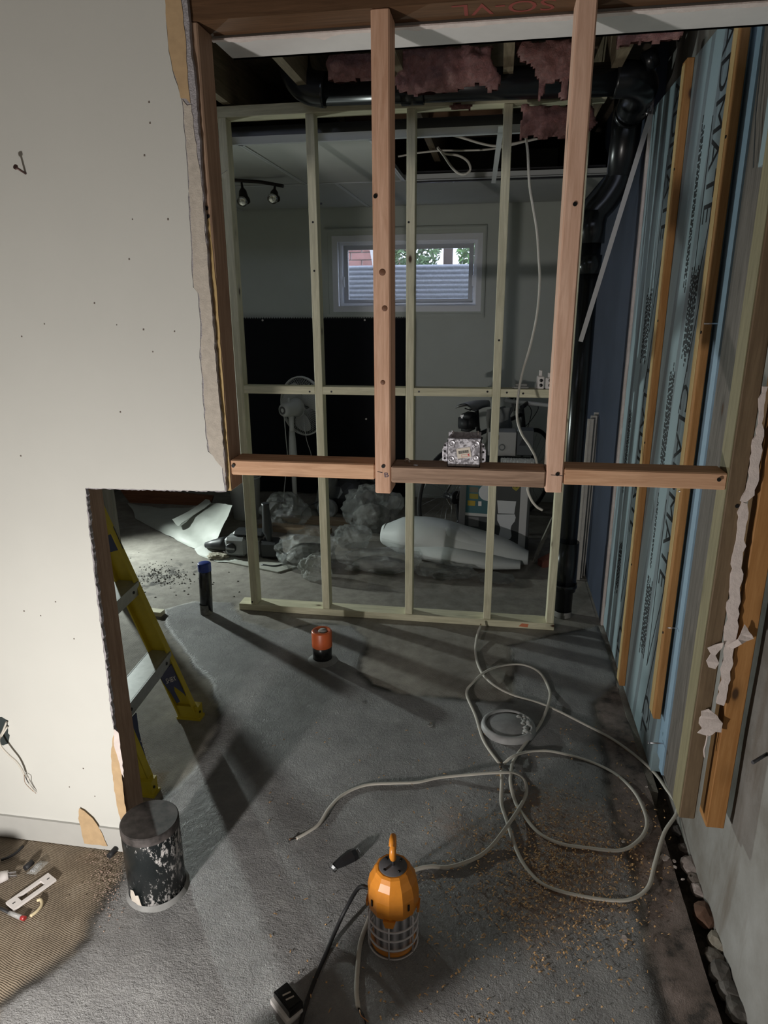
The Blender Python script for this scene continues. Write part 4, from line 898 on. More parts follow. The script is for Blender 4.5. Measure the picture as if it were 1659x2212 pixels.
# ================================================================== SOCKETS ON THE FAR BLOCKING
SK = thing('white_receptacle', 'white outlet sockets standing on the far blocking by the right stud', 'outlet', (.24,3.25,1.2145))
for x, h_ in ((.205,.085),(.245,.075)):
    bd = obj('socket_body', MB().box(x-.017,x+.017,3.235,3.262,1.2145,1.2145+h_*.7,.004).box(x-.008,x+.006,3.24,3.258,1.2145+h_*.7,1.2145+h_,.002), MT['white_plastic'], SK)
    for z in (.018,.04): obj('socket_hole', MB().lathe([(.008,0),(.006,.0008),(0,.001)], (x+.003,3.235,1.2145+z), 14, axis=(0,-1,0), cap=False), MT['screw'], bd)
    obj('steel_strap', MB().box(x-.024,x+.026,3.25,3.254,1.2145,1.2195), MT['steel'], bd)
tag(obj('flat_receptacle', MB().box(.085,.155,3.238,3.275,1.2145,1.2265,.004).box(.092,.148,3.243,3.27,1.2265,1.238,.003).cyl((.078,3.25,1.219),(.09,3.25,1.219),.003,.003,8), plain('grey_receptacle', (.22,.22,.21), .4)), 'flat dark receptacle lying on the far blocking behind the hanging cable', 'outlet')

# ================================================================== THINGS ON AND BY THE LEFT WALL
tag(obj('wall_nail', MB().cyl((-1.061,1.5365,1.882),(-1.066,1.512,1.891),.0025,.0025,8).cyl((-1.066,1.513,1.891),(-1.0665,1.510,1.892),.0055,.0055,10), plain('rusty_nail', (.10,.055,.05), .5, .6)), 'rusty nail sticking out of the cream drywall', 'nail')
OB = thing('outlet_hole', 'open electrical box hole with loose cables low on the cream wall', 'electrical box', (-1.41,1.536,.34))
c = PY(6,1572,1.536)
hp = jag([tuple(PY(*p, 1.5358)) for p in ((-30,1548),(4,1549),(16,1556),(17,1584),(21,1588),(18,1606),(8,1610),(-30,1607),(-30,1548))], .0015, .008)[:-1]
obj('hole_shade_patch', MB().prism(hp, (0,-.0006,0)), plain('painted_hole_shade', (.025,.035,.035), .8), OB)  # flat dark patch on the wall face, its colour paints the hole's shade
def wcable(px, dy, r, mat, nm='cable'):
    return obj(nm, MB().tube(smooth_path([PY(p[0], p[1], 1.536-d) for p, d in zip(px, dy)], 8), r, 10, flat=.6), mat, OB)
wcable([(14,1560),(6,1580),(-2,1596),(2,1612),(18,1630),(35,1645),(46,1660),(52,1672)], [.008,.015,.03,.035,.03,.022,.016,.012], .0048, MT['white_cable'])
wcable([(16,1570),(8,1582),(0,1594),(-10,1606)], [.006,.014,.02,.03], .0044, MT['white_cable'])
wcable([(52,1672),(58,1685),(66,1698),(72,1706)], [.012,.012,.010,.008], .0016, MT['black_matte'], 'black_wire')
wcable([(54,1674),(62,1682),(64,1694),(76,1712)], [.012,.016,.014,.010], .0014, MT['white_cable'], 'white_wire')
wcable([(52,1674),(54,1690),(66,1704),(78,1714)], [.012,.014,.010,.006], .0012, MT['copper'], 'copper_wire')

# ================================================================== SMALL THINGS ON THE LEFT FLOOR
def fquad(pxs, z): return [FL(p[0], p[1], z) for p in pxs]
FPn = fquad([(15,1955),(105,1888),(123,1912),(30,1975)], .0)
FC = sum(FPn, Vector())/4
fx = ((FPn[1]-FPn[0])+(FPn[2]-FPn[3])).normalized(); fy = Vector((-fx.y,fx.x,0))
FPt = thing('outlet_cover', 'white rectangular outlet cover plate lying on the brown floor', 'cover plate', (FC.x,FC.y,.004))
Lh, Wh = .062, .021
def fr(cx, cy, hx, hy, z0, z1): return (FC+fx*cx+fy*cy+Vector((0,0,(z0+z1)/2)), fx, fy, (0,0,1), hx, hy, (z1-z0)/2)
pm = MB(); z0, z1 = .006, .013
pm.obox(*fr(0,Wh-.005,Lh,.005,z0,z1)).obox(*fr(0,-Wh+.005,Lh,.005,z0,z1)).obox(*fr(Lh-.014,0,.014,Wh-.010,z0,z1)).obox(*fr(-Lh+.014,0,.014,Wh-.010,z0,z1))
obj('plate', pm, MT['white_plastic'], FPt)
for s_ in (-1, 1): obj('screw_slot', MB().obox(*fr(s_*(Lh-.012),0,.0035,.0015,z1,z1+.0006)), MT['screw'], FPt)
def fbar(px, r, label, mat, name, cat, z=None, pts=None):
    P = [FL(p[0], p[1], (z or r)+.004) for p in px]
    return tag(obj(name, MB().tube(smooth_path(P, 6) if len(P) > 2 else P, r, 12), mat), label, cat)
fbar([(54,1876),(70,1862)], .0085, 'black rubber sleeve by the outlet cover', MT['black_matte'], 'rubber_sleeve', 'sleeve')
fbar([(235,1850),(252,1831)], .0085, 'black rubber sleeve below the baseboard near the pipe stub', MT['black_matte'], 'rubber_sleeve', 'sleeve')
CT = thing('anchor_bag', 'small clear bag of wall anchors on the brown floor', 'bag', tuple(FL(76,1880)))
MT['clearbag'] = clearplastic('clear_bag', (.75,.76,.74), .35, .1, 60)
p_ = FL(76,1880); obj('bag_skin', MB().grid(lambda u, v: (p_.x-.014+.03*u+.01*v, p_.y-.02+.05*v, .006+.012*math.sin(PI*u)*math.sin(PI*v)+.003*noise.noise((u*7, v*7, 1))), 10, 12), MT['clearbag'], CT)
for k in range(3): obj('anchor', MB().cyl((p_.x-.006+.006*k,p_.y-.014,.0085),(p_.x-.002+.006*k,p_.y+.018,.0085),.0025,.0015,8), MT['steel'], CT)
fbar([(2,1858),(18,1852),(35,1842),(50,1828)], .004, 'short black wire offcut on the brown floor', MT['black_matte'], 'wire_offcut', 'wire')
PL = thing('white_plug', 'white electrical plug at the left edge of the floor', 'plug', tuple(FL(12,1895)))
a, b_ = FL(-14,1900,.014), FL(18,1890,.014)
obj('body', MB().tube([a,a.lerp(b_,.5),b_], [.016,.016,.013], 14), MT['white_plastic'], PL)
for dz in (-.006,.006): obj('prong', MB().bar(b_+Vector((0,0,dz)), b_+Vector((.022,.006,dz)), .006, .002), MT['steel'], PL)
obj('collar', MB().tube([a+Vector((-.004,0,0)), a.lerp(b_,.25)], .0172, 14), MT['black_matte'], PL)
SD = thing('screwdriver', 'dark screwdriver with a clear red ended handle at the left floor edge', 'screwdriver', tuple(FL(20,1975)))
obj('shaft', MB().tube([FL(-25,1950,.008), FL(20,1972,.008)], .0045, 10), MT['black_matte'], SD)
obj('handle', MB().tube([FL(20,1972,.009), FL(46,1982,.009)], [.0055,.0065], 10), clearplastic('clear_handle', (.6,.6,.6), .5), SD)
obj('end_cap', MB().tube([FL(46,1982,.009), FL(54,1984,.009)], .0065, 10), plain('red_cap', (.35,.03,.03), .4), SD)
fbar([(66,1979),(80,1968),(90,1955),(88,1944),(80,1945)], .0042, 'curled beige cable offcut beside the outlet cover', plain('beige_jacket', (.62,.52,.33), .5), 'cable_offcut', 'cable')
# crumpled black tape cone near the middle of the floor
TC = thing('tape_scrap', 'crumpled black plastic cone with shiny ends on the patched floor', 'scrap', tuple(FL(745,1855)))
a, b_ = FL(722,1872,.014), FL(768,1844,.016)
mbt = MB().tube([a, a.lerp(b_,.35), a.lerp(b_,.8), b_], [.010,.016,.020,.017], 7, smooth=False)
obj('cone', mbt, plain('glossy_black_film', (.02,.02,.022), .18), TC)
for q_, e_ in ((a, FL(716,1880,.008)), (b_, FL(776,1838,.02))): obj('shiny_end', MB().tube([q_, q_.lerp(e_,.6), e_], [.012,.009,.011], 7, smooth=False), plain('shiny_film', (.28,.29,.30), .15, .5), TC)
# black receptacle with white back near the bottom edge
RC = thing('black_receptacle', 'black receptacle with two pale slots in a white frame at the bottom edge', 'outlet', tuple(FL(622,2180)))
c = FL(624,2178); ax = (FL(600,2140)-FL(650,2205)).normalized(); ay = Vector((-ax.y,ax.x,0))
obj('white_frame', MB().obox(c+Vector((0,0,.010))-ay*-.006, ax, ay, (0,0,1), .036,.022,.008), MT['white_plastic'], RC)
bdy = obj('body', MB().obox(c+Vector((0,0,.026)), ax, ay, (0,0,1), .033,.019,.010).obox(c+Vector((0,0,.036)), ax, ay, (0,0,1), .028,.015,.004), plain('gloss_black', (.012,.012,.013), .3), RC)
for k in (-.008,.006): obj('slot', MB().obox(c+ax*k+Vector((0,0,.0405)), (ax*.25+ay).normalized(), (ay*.25-ax).normalized(), (0,0,1), .010,.0018,.0006), plain('pale_slot', (.5,.45,.4), .6), bdy)
obj('brass_tab', MB().obox(c+ax*.038+Vector((0,0,.015)), ax, ay, (0,0,1), .007,.012,.001), plain('dull_brass', (.35,.22,.10), .4, .8), RC)
# crumbs by the pipe, chips, pebbles
def chip(px, py, s_, label, mat, name='plaster_chip', cat='debris', group='plaster chips along the right wall', z=0.0):
    c = FL(px, py, z); n_ = random.randint(5,7); pts = [(c.x+s_*random.uniform(.7,1.2)*math.cos(2*PI*k/n_), c.y+s_*random.uniform(.7,1.2)*math.sin(2*PI*k/n_), c.z+.001+random.uniform(0,.003)) for k in range(n_)]
    return tag(obj(name, MB().prism(pts, (random.uniform(-.002,.002),0,s_*.35)), mat), label, cat, group)
MT['chipw'] = plain('white_chip', (.55,.48,.45), .85, var=.1)
chip(1436,1856,.013,'largest white plaster chip near the gap by the concrete wall',MT['chipw']); chip(1456,1862,.006,'thin plaster sliver beside the largest white chip',MT['chipw']); chip(1459,1875,.006,'small square plaster chip next to the rubble gap',MT['chipw'])
chip(1318,1886,.009,'white plaster chip inside the widest cable loop',MT['chipw']); chip(1350,2030,.009,'pale curled chip on the dark floor below the cable loops',MT['chipw']); chip(1346,1820,.006,'white crumb beside the inner cable loop',MT['chipw'])
chip(1474,1901,.005,'tiny white crumb at the slab edge by the gap',MT['chipw']); chip(1397,1701,.005,'tiny white crumb on the pink dirt strip',MT['chipw'])
chip(930,1568,.012,'small grey concrete pebble left of the cleanout cover',plain('pebble_grey', (.24,.24,.23), .8, var=.3),'concrete_pebble','debris','pebbles on the patched floor'); chip(786,1518,.010,'flat grey pebble in front of the orange capped pipe',plain('pebble_grey2', (.20,.20,.20), .8, var=.3),'concrete_pebble','debris','pebbles on the patched floor')
chip(952,1786,.006,'dark pebble above the work lamp',plain('pebble_dark', (.08,.08,.08), .8),'concrete_pebble','debris','pebbles on the patched floor')
def stone(px, py, s_, col_, label, z=-.028):
    c = FL(px, py, z); b2 = bmesh.new(); bmesh.ops.create_icosphere(b2, subdivisions=2, radius=1)
    sd = random.random()*50
    for v in b2.verts:
        f = 1+.35*noise.noise((v.co.x*1.3+sd, v.co.y*1.3, v.co.z*1.3)); v.co = Vector((c.x+v.co.x*s_*f, c.y+v.co.y*s_*1.3*f, c.z+s_*.55+v.co.z*s_*.6*f))
    return tag(obj('rubble_stone', MB().bm(b2), plain('stone_%d' % int(px), col_, .9, var=.3, vscale=40, bmp=.4, bscale=90)), label, 'stone', 'rubble in the gap by the concrete wall')
stone(1490,1880,.030,(.36,.31,.29),'pale broken plaster lump highest in the rubble gap'); stone(1508,1930,.022,(.42,.36,.34),'small white lump in the rubble gap'); stone(1500,1905,.024,(.20,.17,.15),'brown stone between two white lumps in the gap')
stone(1520,1985,.032,(.13,.07,.045),'rust brown stone in the wall gap'); stone(1548,2045,.024,(.30,.27,.22),'tan stone below the rust brown one'); stone(1540,2075,.022,(.17,.15,.13),'flat dark stone at the slab edge'); stone(1555,2110,.028,(.11,.10,.09),'dark stone low in the rubble gap'); stone(1572,2150,.026,(.14,.13,.12),'grey stone second from the bottom of the gap'); stone(1590,2190,.028,(.12,.11,.10),'lowest dark stone in the rubble gap'); stone(1462,1800,.018,(.10,.09,.085),'small dark stone under the cable at the wall'); stone(1476,1840,.018,(.13,.11,.10),'small brown stone at the upper end of the gap')
# wood shavings scattered on the right half, gluey crumbs by the thick pipe, grit in the next room
shv = MB()
for _ in range(2300):
    if random.random() < .72: px, py = random.gauss(1190,130), random.gauss(1880,95)
    else: px, py = random.uniform(560,1400), random.uniform(1560,2205)
    if not (540 < px < 1450 and 1540 < py < 2212): continue
    if px < 900 and random.random() < .75: continue
    c = FL(px, py, .0075); a = random.uniform(0,2*PI); l = random.uniform(.0018,.0065); w_ = random.uniform(.0007,.0022)
    d = Vector((math.cos(a),math.sin(a),0)); n_ = Vector((-d.y,d.x,0)); h_ = random.uniform(.0005,.003)
    shv.add([c-d*l-n_*w_, c-d*l+n_*w_, c+n_*w_+Vector((0,0,h_)), c-n_*w_+Vector((0,0,h_)), c+d*l-n_*w_, c+d*l+n_*w_], [(0,1,2,3),(3,2,5,4)])
o = tag(obj('wood_shavings', shv, plain('shaving_wood', (.62,.38,.18), .8, var=.5, vscale=80)), 'scattered tan wood shavings around the work lamp and cables', 'shavings'); o['kind'] = 'stuff'
crb = MB()
for _ in range(420):
    px, py = random.gauss(232,24), random.gauss(1885,48)
    if px > 268 or py < 1838: continue
    c = FL(px, py, .0055); s_ = random.uniform(.001,.0034); sd = random.uniform(0,6)
    crb.add([c+Vector((s_*math.cos(sd+k*2.1), s_*math.sin(sd+k*2.1), 0)) for k in range(3)]+[c+Vector((0,0,s_*.8))], [(0,1,3),(1,2,3),(2,0,3)])
o = tag(obj('plaster_crumbs', crb, plain('crumb_mix', (.36,.26,.21), .9, var=.6, vscale=120)), 'pale plaster crumbs heaped beside the thick pipe stub', 'crumbs'); o['kind'] = 'stuff'
grt = MB()
for _ in range(270):
    px, py = random.gauss(350,34), random.gauss(1243,13)
    if random.random() < .2: px, py = random.uniform(270,520), random.uniform(1190,1310)
    c = FL(px, py, .001); s_ = random.uniform(.002,.008); sd = random.uniform(0,6)
    grt.add([c+Vector((s_*math.cos(sd+k*1.57), s_*1.2*math.sin(sd+k*1.57), 0)) for k in range(4)]+[c+Vector((0,0,s_*.6))], [(0,1,4),(1,2,4),(2,3,4),(3,0,4)])
o = tag(obj('floor_grit', grt, plain('grit', (.16,.15,.135), .9, var=.4)), 'dark grit and chips on the bright floor behind the ladder', 'grit'); o['kind'] = 'stuff'
tag(obj('wood_offcut', MB().obox(FL(330,1322,.012), (1,-.08,0), (.08,1,0), (0,0,1), .06,.022,.012), MT['spf_x']), 'short pale wood offcut on the floor behind the ladder rail', 'wood')
# unseen bucket and capped stub on the left, added to cast shadows into view
BK = thing('shadow_bucket', 'unseen bucket added left of the viewer to cast a shadow', 'bucket', (-.675,.735,0))
obj('shell', MB().lathe([(.05,.0),(.062,.29),(.066,.295),(.058,.29),(.046,.01)], (-.675,.735,0), 32, cap=False), plain('grey_bucket', (.20,.20,.20), .6), BK)
obj('bottom', MB().cyl((-.675,.735,.002),(-.675,.735,.01),.05,.05,32), plain('grey_bucket2', (.20,.20,.20), .6), BK)
MS = thing('shadow_stub', 'small capped stub added just left of the frame for its shadow', 'pipe', (-1.29,1.05,0))
obj('pipe', MB().cyl((-1.29,1.05,0),(-1.29,1.05,.12),.016,.016,16), MT['black_abs'], MS)
obj('cap', MB().lathe([(.018,.11),(.034,.125),(.036,.145),(.030,.165),(0,.172)], (-1.29,1.05,0), 20, cap=False), MT['black_abs'], MS)
# ================================================================== NEXT ROOM: CURTAIN
CU = thing('black_curtain', 'black cloth hung on the far wall below the window', 'curtain', (-1.37,5.57,0))
obj('cloth', MB().grid(lambda u, v: (-2.09+1.445*u, 5.572-.006*math.sin(u*41)-.010*noise.noise((u*6, v*2, 3)), .01+1.472*v), 90, 24), plain('black_cloth', (.011,.012,.0145), 1.0, spec=.2), CU)
tr = MB()
for k in range(70): x = -2.09+1.445*k/70; tr.prism([(x,5.560,1.478),(x+.0207,5.560,1.478),(x+.0103,5.560,1.492)], (0,.004,0))
obj('scalloped_trim', tr, MT['black_matte'], CU)
for x in (-1.9,-1.45,-1.05,-.70): obj('push_pin', MB().cyl((x,5.558,1.468),(x,5.548,1.468),.006,.008,10), MT['white_plastic'], CU)
c = PY(791,905,5.56); obj('white_button', MB().cyl((c.x,5.562,c.z),(c.x,5.555,c.z),.008,.008,10), MT['white_plastic'], CU)

# ================================================================== STANDING FAN
FN = thing('standing_fan', 'white standing fan turned away, in front of the black curtain', 'fan', (-1.50,5.0,0))
MT['fanw'] = plain('fan_white', (.55,.56,.53), .4); MT['fanb'] = clearplastic('fan_blade', (.55,.56,.54), .75, .3, 5, .05)
hub = Vector((-1.455,5.06,.845)); ax = Vector((.45,.89,.03)).normalized(); u1 = Vector((-.89,.45,0)).normalized(); v1 = ax.cross(u1).normalized()
if v1.z < 0: v1 = -v1
def ringp(r, off, n=44): return [hub+ax*off+(u1*math.cos(2*PI*k/n)+v1*math.sin(2*PI*k/n))*r for k in range(n)]
cg = obj('guard', MB().tube(ringp(.222,0), .006, 8, closed=True).tube(ringp(.222,.014), .005, 8, closed=True).tube(ringp(.07,-.055), .003, 6, closed=True), MT['fanw'], FN)
gw = MB()
for k in range(72):
    d = u1*math.cos(2*PI*k/72)+v1*math.sin(2*PI*k/72)
    gw.tube([hub-ax*.055+d*.06, hub-ax*.05+d*.14, hub-ax*.03+d*.195, hub+d*.222], .0011, 4)
    gw.tube([hub+ax*.05+d*.03, hub+ax*.048+d*.15, hub+ax*.014+d*.222], .0011, 4)
obj('guard_wires', gw, MT['fanw'], cg, 'stuff')
bl = None
for k in range(3):
    a0 = k*2*PI/3+.55
    def bp(u, v, a0=a0):
        r = .03+.165*v; a = a0+(u-.5)*1.55*(.55+.45*math.sin(PI*min(1, v*.8+.1))); d = u1*math.cos(a)+v1*math.sin(a)
        return hub+d*r+ax*((u-.5)*.05)
    obj('blade', MB().grid(bp, 10, 10), MT['fanb'], FN)
mtc = hub-ax*.055
mo = obj('motor_housing', MB().lathe([(.02,-.16),(.045,-.155),(.052,-.13),(.058,-.06),(.072,-.005),(.06,.0)], mtc, 24, axis=ax), MT['fanw'], FN)
obj('vent_ring', MB().lathe([(.030,-.1605),(.030,-.162),(.016,-.163),(.016,-.1605)], mtc, 20, axis=ax, cap=False), plain('vent_dark', (.10,.10,.10), .6), mo)
obj('oscillation_knob', MB().cyl(mtc-ax*.09+Vector((0,0,.05)), mtc-ax*.09+Vector((0,0,.085)), .010,.008,12), MT['fanw'], mo)
px_ = mtc-ax*.07
obj('neck', MB().tube([px_+Vector((0,0,-.03)), Vector((px_.x,px_.y,.70)), Vector((px_.x,px_.y,.66))], [.022,.018,.020], 16), MT['fanw'], FN)
obj('control_sleeve', MB().tube([Vector((px_.x,px_.y,.67)), Vector((px_.x,px_.y,.60)), Vector((px_.x,px_.y,.48)), Vector((px_.x,px_.y,.46))], [.022,.027,.033,.026], 16), MT['fanw'], FN)
obj('upper_pole', MB().cyl((px_.x,px_.y,.46),(px_.x,px_.y,.36),.0085,.0085,12), MT['steel'], FN)
obj('lower_pole', MB().cyl((px_.x,px_.y,.36),(px_.x,px_.y,.03),.018,.018,16), MT['fanw'], FN)
obj('base', MB().lathe([(.19,.003),(.19,.015),(.06,.035),(.02,.05)], (px_.x,px_.y,0), 32), MT['fanw'], FN)
obj('power_cord', MB().tube(smooth_path([mtc-ax*.12+Vector((-.02,0,-.03)), Vector((px_.x-.05,px_.y,.62)), Vector((px_.x-.045,px_.y,.45)), Vector((px_.x-.07,px_.y,.3)), Vector((px_.x-.09,px_.y-.02,.12)), Vector((px_.x-.09,px_.y-.05,.02))], 6), .0035, 6), MT['fanw'], FN)
obj('tie_cord', MB().tube(smooth_path([mtc+Vector((.05,0,-.02)), mtc+Vector((.055,-.02,-.12)), mtc+Vector((.07,-.02,-.25)), mtc+Vector((.10,-.02,-.36)), mtc+Vector((.09,-.02,-.46))], 6), .0025, 6), MT['fanw'], FN)

# ================================================================== ROAD BIKE
BI = thing('road_bike', 'dark road bike with drop bars parked behind the toilet carton', 'bicycle', (0,4.9,0))
al = math.radians(55); bd_ = Vector((math.cos(al),math.sin(al),0)); bR = Vector((-.27,4.48,0)); side_ = Vector((-bd_.y,bd_.x,0))
def bp_(s_, z, o=0): return bR+bd_*s_+Vector((0,0,z))+side_*o
MT['bikeblk'] = plain('bike_black', (.016,.017,.019), .35); MT['tyre'] = plain('tyre_rubber', (.012,.012,.013), .75); MT['bikewhite'] = plain('white_bar_tape', (.42,.42,.41), .6)
for s_ in (0., .98):
    WH = obj('wheel', MB().tube([bp_(s_+.315*math.cos(2*PI*k/48), .335+.315*math.sin(2*PI*k/48)) for k in range(48)], .010, 8, closed=True), MT['bikeblk'], BI)
    obj('tyre', MB().tube([bp_(s_+.325*math.cos(2*PI*k/48), .336+.325*math.sin(2*PI*k/48)) for k in range(48)], .0135, 8, closed=True), MT['tyre'], WH)
    obj('hub', MB().cyl(bp_(s_,.335,-.05), bp_(s_,.335,.05), .018,.018,12), MT['bikeblk'], WH)
    sp_ = MB()
    for k in range(24): a = 2*PI*k/24; sp_.tube([bp_(s_+.018*math.cos(a+1.2*(1 if k % 2 else -1)), .335+.018*math.sin(a+1.2*(1 if k % 2 else -1)), .03*(1 if k % 4 < 2 else -1)), bp_(s_+.31*math.cos(a), .335+.31*math.sin(a))], .0013, 4)
    obj('spokes', sp_, plain('spoke_steel', (.25,.25,.25), .4, .8), WH, 'stuff')
MT['reflect'] = plain('reflector_glint_white', (.92,.92,.95), .25)  # bright white stands in for the glint the reflectors throw back
c = PY(916,1050,4.28); obj('spoke_reflector', MB().prism([(c.x-.012,c.y,c.z-.025),(c.x+.004,c.y,c.z-.012),(c.x+.014,c.y,c.z+.022),(c.x-.002,c.y,c.z+.02)], (0,.004,0)), MT['reflect'], BI)
fr_ = MB().tube([bp_(.41,.27), bp_(.29,.76)], .016, 12).tube([bp_(.29,.72), bp_(.83,.80)], .015, 12).tube([bp_(.41,.27), bp_(.86,.68)], .019, 12).tube([bp_(.82,.84), bp_(.88,.62)], .019, 12)
for o_ in (-.05, .05): fr_.tube([bp_(.41,.27,o_*.5), bp_(0.,.335,o_)], .009, 8).tube([bp_(.31,.70,o_*.4), bp_(0.,.335,o_)], .008, 8)
obj('frame', fr_, MT['bikeblk'], BI)
obj('fork', MB().tube([bp_(.88,.63,.0), bp_(.90,.55,.045), bp_(.98,.335,.05)], .011, 8).tube([bp_(.88,.63,0), bp_(.90,.55,-.045), bp_(.98,.335,-.05)], .011, 8), MT['bikeblk'], BI)
obj('crank_set', MB().cyl(bp_(.41,.27,-.055), bp_(.41,.27,-.06), .09,.09,28).bar(bp_(.41,.27,-.07), bp_(.50,.13,-.07), .022,.012).bar(bp_(.41,.27,.07), bp_(.32,.41,.07), .022,.012), MT['bikeblk'], BI)
obj('pedal', MB().obox(bp_(.50,.13,-.12), bd_, side_, (0,0,1), .045,.04,.01), MT['bikeblk'], BI)
obj('rear_derailleur', MB().bar(bp_(0,.30,-.06), bp_(.03,.17,-.06), .03,.015).cyl(bp_(.03,.16,-.055), bp_(.03,.16,-.065), .025,.025,12).cyl(bp_(0,.335,-.03), bp_(0,.335,-.05), .045,.045,18), MT['bikeblk'], BI)
obj('seat_post', MB().tube([bp_(.30,.70), bp_(.265,.90)], .0135, 12), MT['bikeblk'], BI)
def sad(u, v):
    s_ = .13+.27*u; w_ = (.075*(1-u)**.8+.018)*(1 if u > .04 else .8); t = (v-.5)*2
    return bp_(s_, .935+.018*(1-u)*1.0-.03*t*t+.01*math.sin(PI*u)+.012*u, t*w_)
obj('saddle', MB().grid(sad, 18, 10).grid(lambda u, v: sad(u, 1-v)+Vector((0,0,-.014)), 18, 10), plain('grey_saddle', (.20,.20,.20), .4), BI)
obj('saddle_rails', MB().tube([bp_(.16,.915,.02), bp_(.22,.895,.02), bp_(.34,.925,.015)], .004, 6).tube([bp_(.16,.915,-.02), bp_(.22,.895,-.02), bp_(.34,.925,-.015)], .004, 6), MT['bikeblk'], BI)
sb = MB(); b2 = bmesh.new(); bmesh.ops.create_cube(b2, size=1)
bmesh.ops.bevel(b2, geom=list(b2.edges), offset=.22, segments=4, affect='EDGES')
for v in b2.verts: v.co = bp_(.175+v.co.x*.13, .825+v.co.z*.115+v.co.x*.02, v.co.y*.12)
sbag = obj('saddle_bag', sb.bm(b2, True), MT['black_matte'], BI)
c = PY(998,900,4.50)
obj('reflective_mark', MB().prism([(c.x-.012,c.y,c.z+.004),(c.x-.006,c.y,c.z+.014),(c.x,c.y,c.z+.010),(c.x+.008,c.y,c.z+.016),(c.x+.011,c.y,c.z+.006),(c.x+.004,c.y,c.z-.006),(c.x+.002,c.y,c.z-.014),(c.x-.006,c.y,c.z-.008)], (0,.003,0)), MT['reflect'], sbag)
obj('stem', MB().tube([bp_(.82,.85), bp_(.90,.875)], .016, 12), MT['bikeblk'], BI)
hb = MB()
for s_ in (-1, 1): hb.tube(smooth_path([bp_(.90,.875,0), bp_(.90,.875,s_*.17), bp_(.93,.875,s_*.205), bp_(.985,.865,s_*.21), bp_(1.01,.82,s_*.213), bp_(.985,.765,s_*.215), bp_(.92,.745,s_*.218), bp_(.86,.745,s_*.22)], 6), .0155, 10)
HB = obj('drop_bars', hb, MT['bikewhite'], BI)
for s_ in (-1, 1):
    obj('brake_hood', MB().tube([bp_(.97,.87,s_*.21), bp_(1.03,.905,s_*.21), bp_(1.05,.93,s_*.21)], [.018,.018,.012], 10).tube([bp_(1.04,.90,s_*.21), bp_(1.055,.84,s_*.205), bp_(1.04,.78,s_*.2)], .006, 6), MT['bikeblk'], HB)
obj('cables', MB().tube(smooth_path([bp_(.93,.88,-.05), bp_(1.0,.82,-.03), bp_(.93,.72,0), bp_(.86,.68,.02)], 6), .003, 6).tube(smooth_path([bp_(.93,.88,.05), bp_(1.02,.80,.04), bp_(.95,.68,.02), bp_(.90,.6,.02)], 6), .003, 6), MT['bikeblk'], HB)
# pale cloth bag hung on the bike
o = obj('cloth_bag', MB().grid(lambda u, v: bp_(.30+.22*u+.02*noise.noise((u*4, v*4, 2)), .90-.34*v*(1-.15*u), -.06+.02*noise.noise((u*5, v*5, 8))), 16, 16).grid(lambda u, v: bp_(.30+.22*u, .90-.34*v*(1-.15*u), -.115+.03*noise.noise((u*3, v*3, 5))-.03*math.sin(PI*u)*math.sin(PI*v)), 16, 16), plain('pale_cloth', (.36,.37,.34), .8, var=.15))
tag(o, 'pale cloth bag hanging from the bike frame beside the saddle', 'bag')

# ================================================================== TOILET CARTON AND BOXES
TB = thing('toilet_carton', 'tall dark carton printed with a white toilet', 'box', (.035,4.45,0))
ty = 4.32; tx0, tx1, tz = -.185, .255, .60
obj('carton_body', MB().box(tx0,tx1,ty,4.60,.001,tz,.004), plain('dark_carton', (.055,.06,.06), .7), TB)
def tp(px, py, d=.001): v = PY(px, py, ty-d); return v
def tpan(name, px, mat, d=.001): return obj(name, MB().prism([tp(*p, d) for p in px], (0,d*.9,0)), mat, TB)
tpan('left_band', [(994,1041),(1008,1041),(1003,1146),(989,1146)], plain('pale_band', (.28,.27,.27), .7))
tpan('right_band', [(1126,1041),(1142,1041),(1133,1190),(1118,1188)], plain('white_band', (.50,.50,.50), .7))
tpan('teal_panel', [(1008,1041),(1062,1041),(1060,1116),(1005,1112)], plain('teal_print', (.035,.12,.14), .6))
tpan('white_caption', [(1005,1107),(1060,1111),(1060,1117),(1005,1113)], plain('caption_white', (.5,.5,.48), .7), .0016)
for (y0, cc) in ((1052,(.14,.13,.10)),(1066,(.25,.21,.03))): tpan('text_block', [(1014,y0),(1033,y0+1),(1033,y0+12),(1014,y0+11)], plain('print_%d' % y0, cc, .7), .0016)
tpan('yellow_icon', [(1010,1081),(1027,1082),(1026,1093),(1010,1092)], plain('yellow_print', (.38,.28,.03), .7), .0016)
tpan('pale_icon', [(1033,1083),(1040,1083),(1040,1093),(1033,1093)], MT['white_plastic'], .0016)
tpan('grey_sticker', [(1012,1116),(1034,1118),(1034,1138),(1012,1136)], plain('grey_sticker', (.16,.16,.16), .7))
tw = plain('printed_toilet_white', (.58,.60,.62), .6)
tpan('printed_tank', [(1074,1081),(1115,1083),(1111,1110),(1076,1109)], tw, .0016)
tpan('printed_bowl', [(1074,1111),(1112,1111),(1114,1118),(1112,1126),(1105,1135),(1103,1142),(1105,1158),(1102,1164),(1092,1166),(1081,1164),(1077,1158),(1081,1142),(1079,1134),(1074,1124)], tw, .0016)
tpan('printed_seat', [(1035+19*math.cos(k*PI/8)*1.0+18, 1064+18*math.sin(k*PI/8)) for k in range(16)], tw, .0016)
tpan('badge', [(1106,1045),(1114,1043),(1123,1045),(1122,1054),(1115,1061),(1107,1055)], plain('badge_gold', (.30,.25,.03), .6), .0016)
c = tp(1109,1053,.002); lettering('10', c, (1,0,0), (0,0,1), .028, .022, plain('badge_ink', (.03,.035,.035), .7), TB, 'badge_number', .0008)
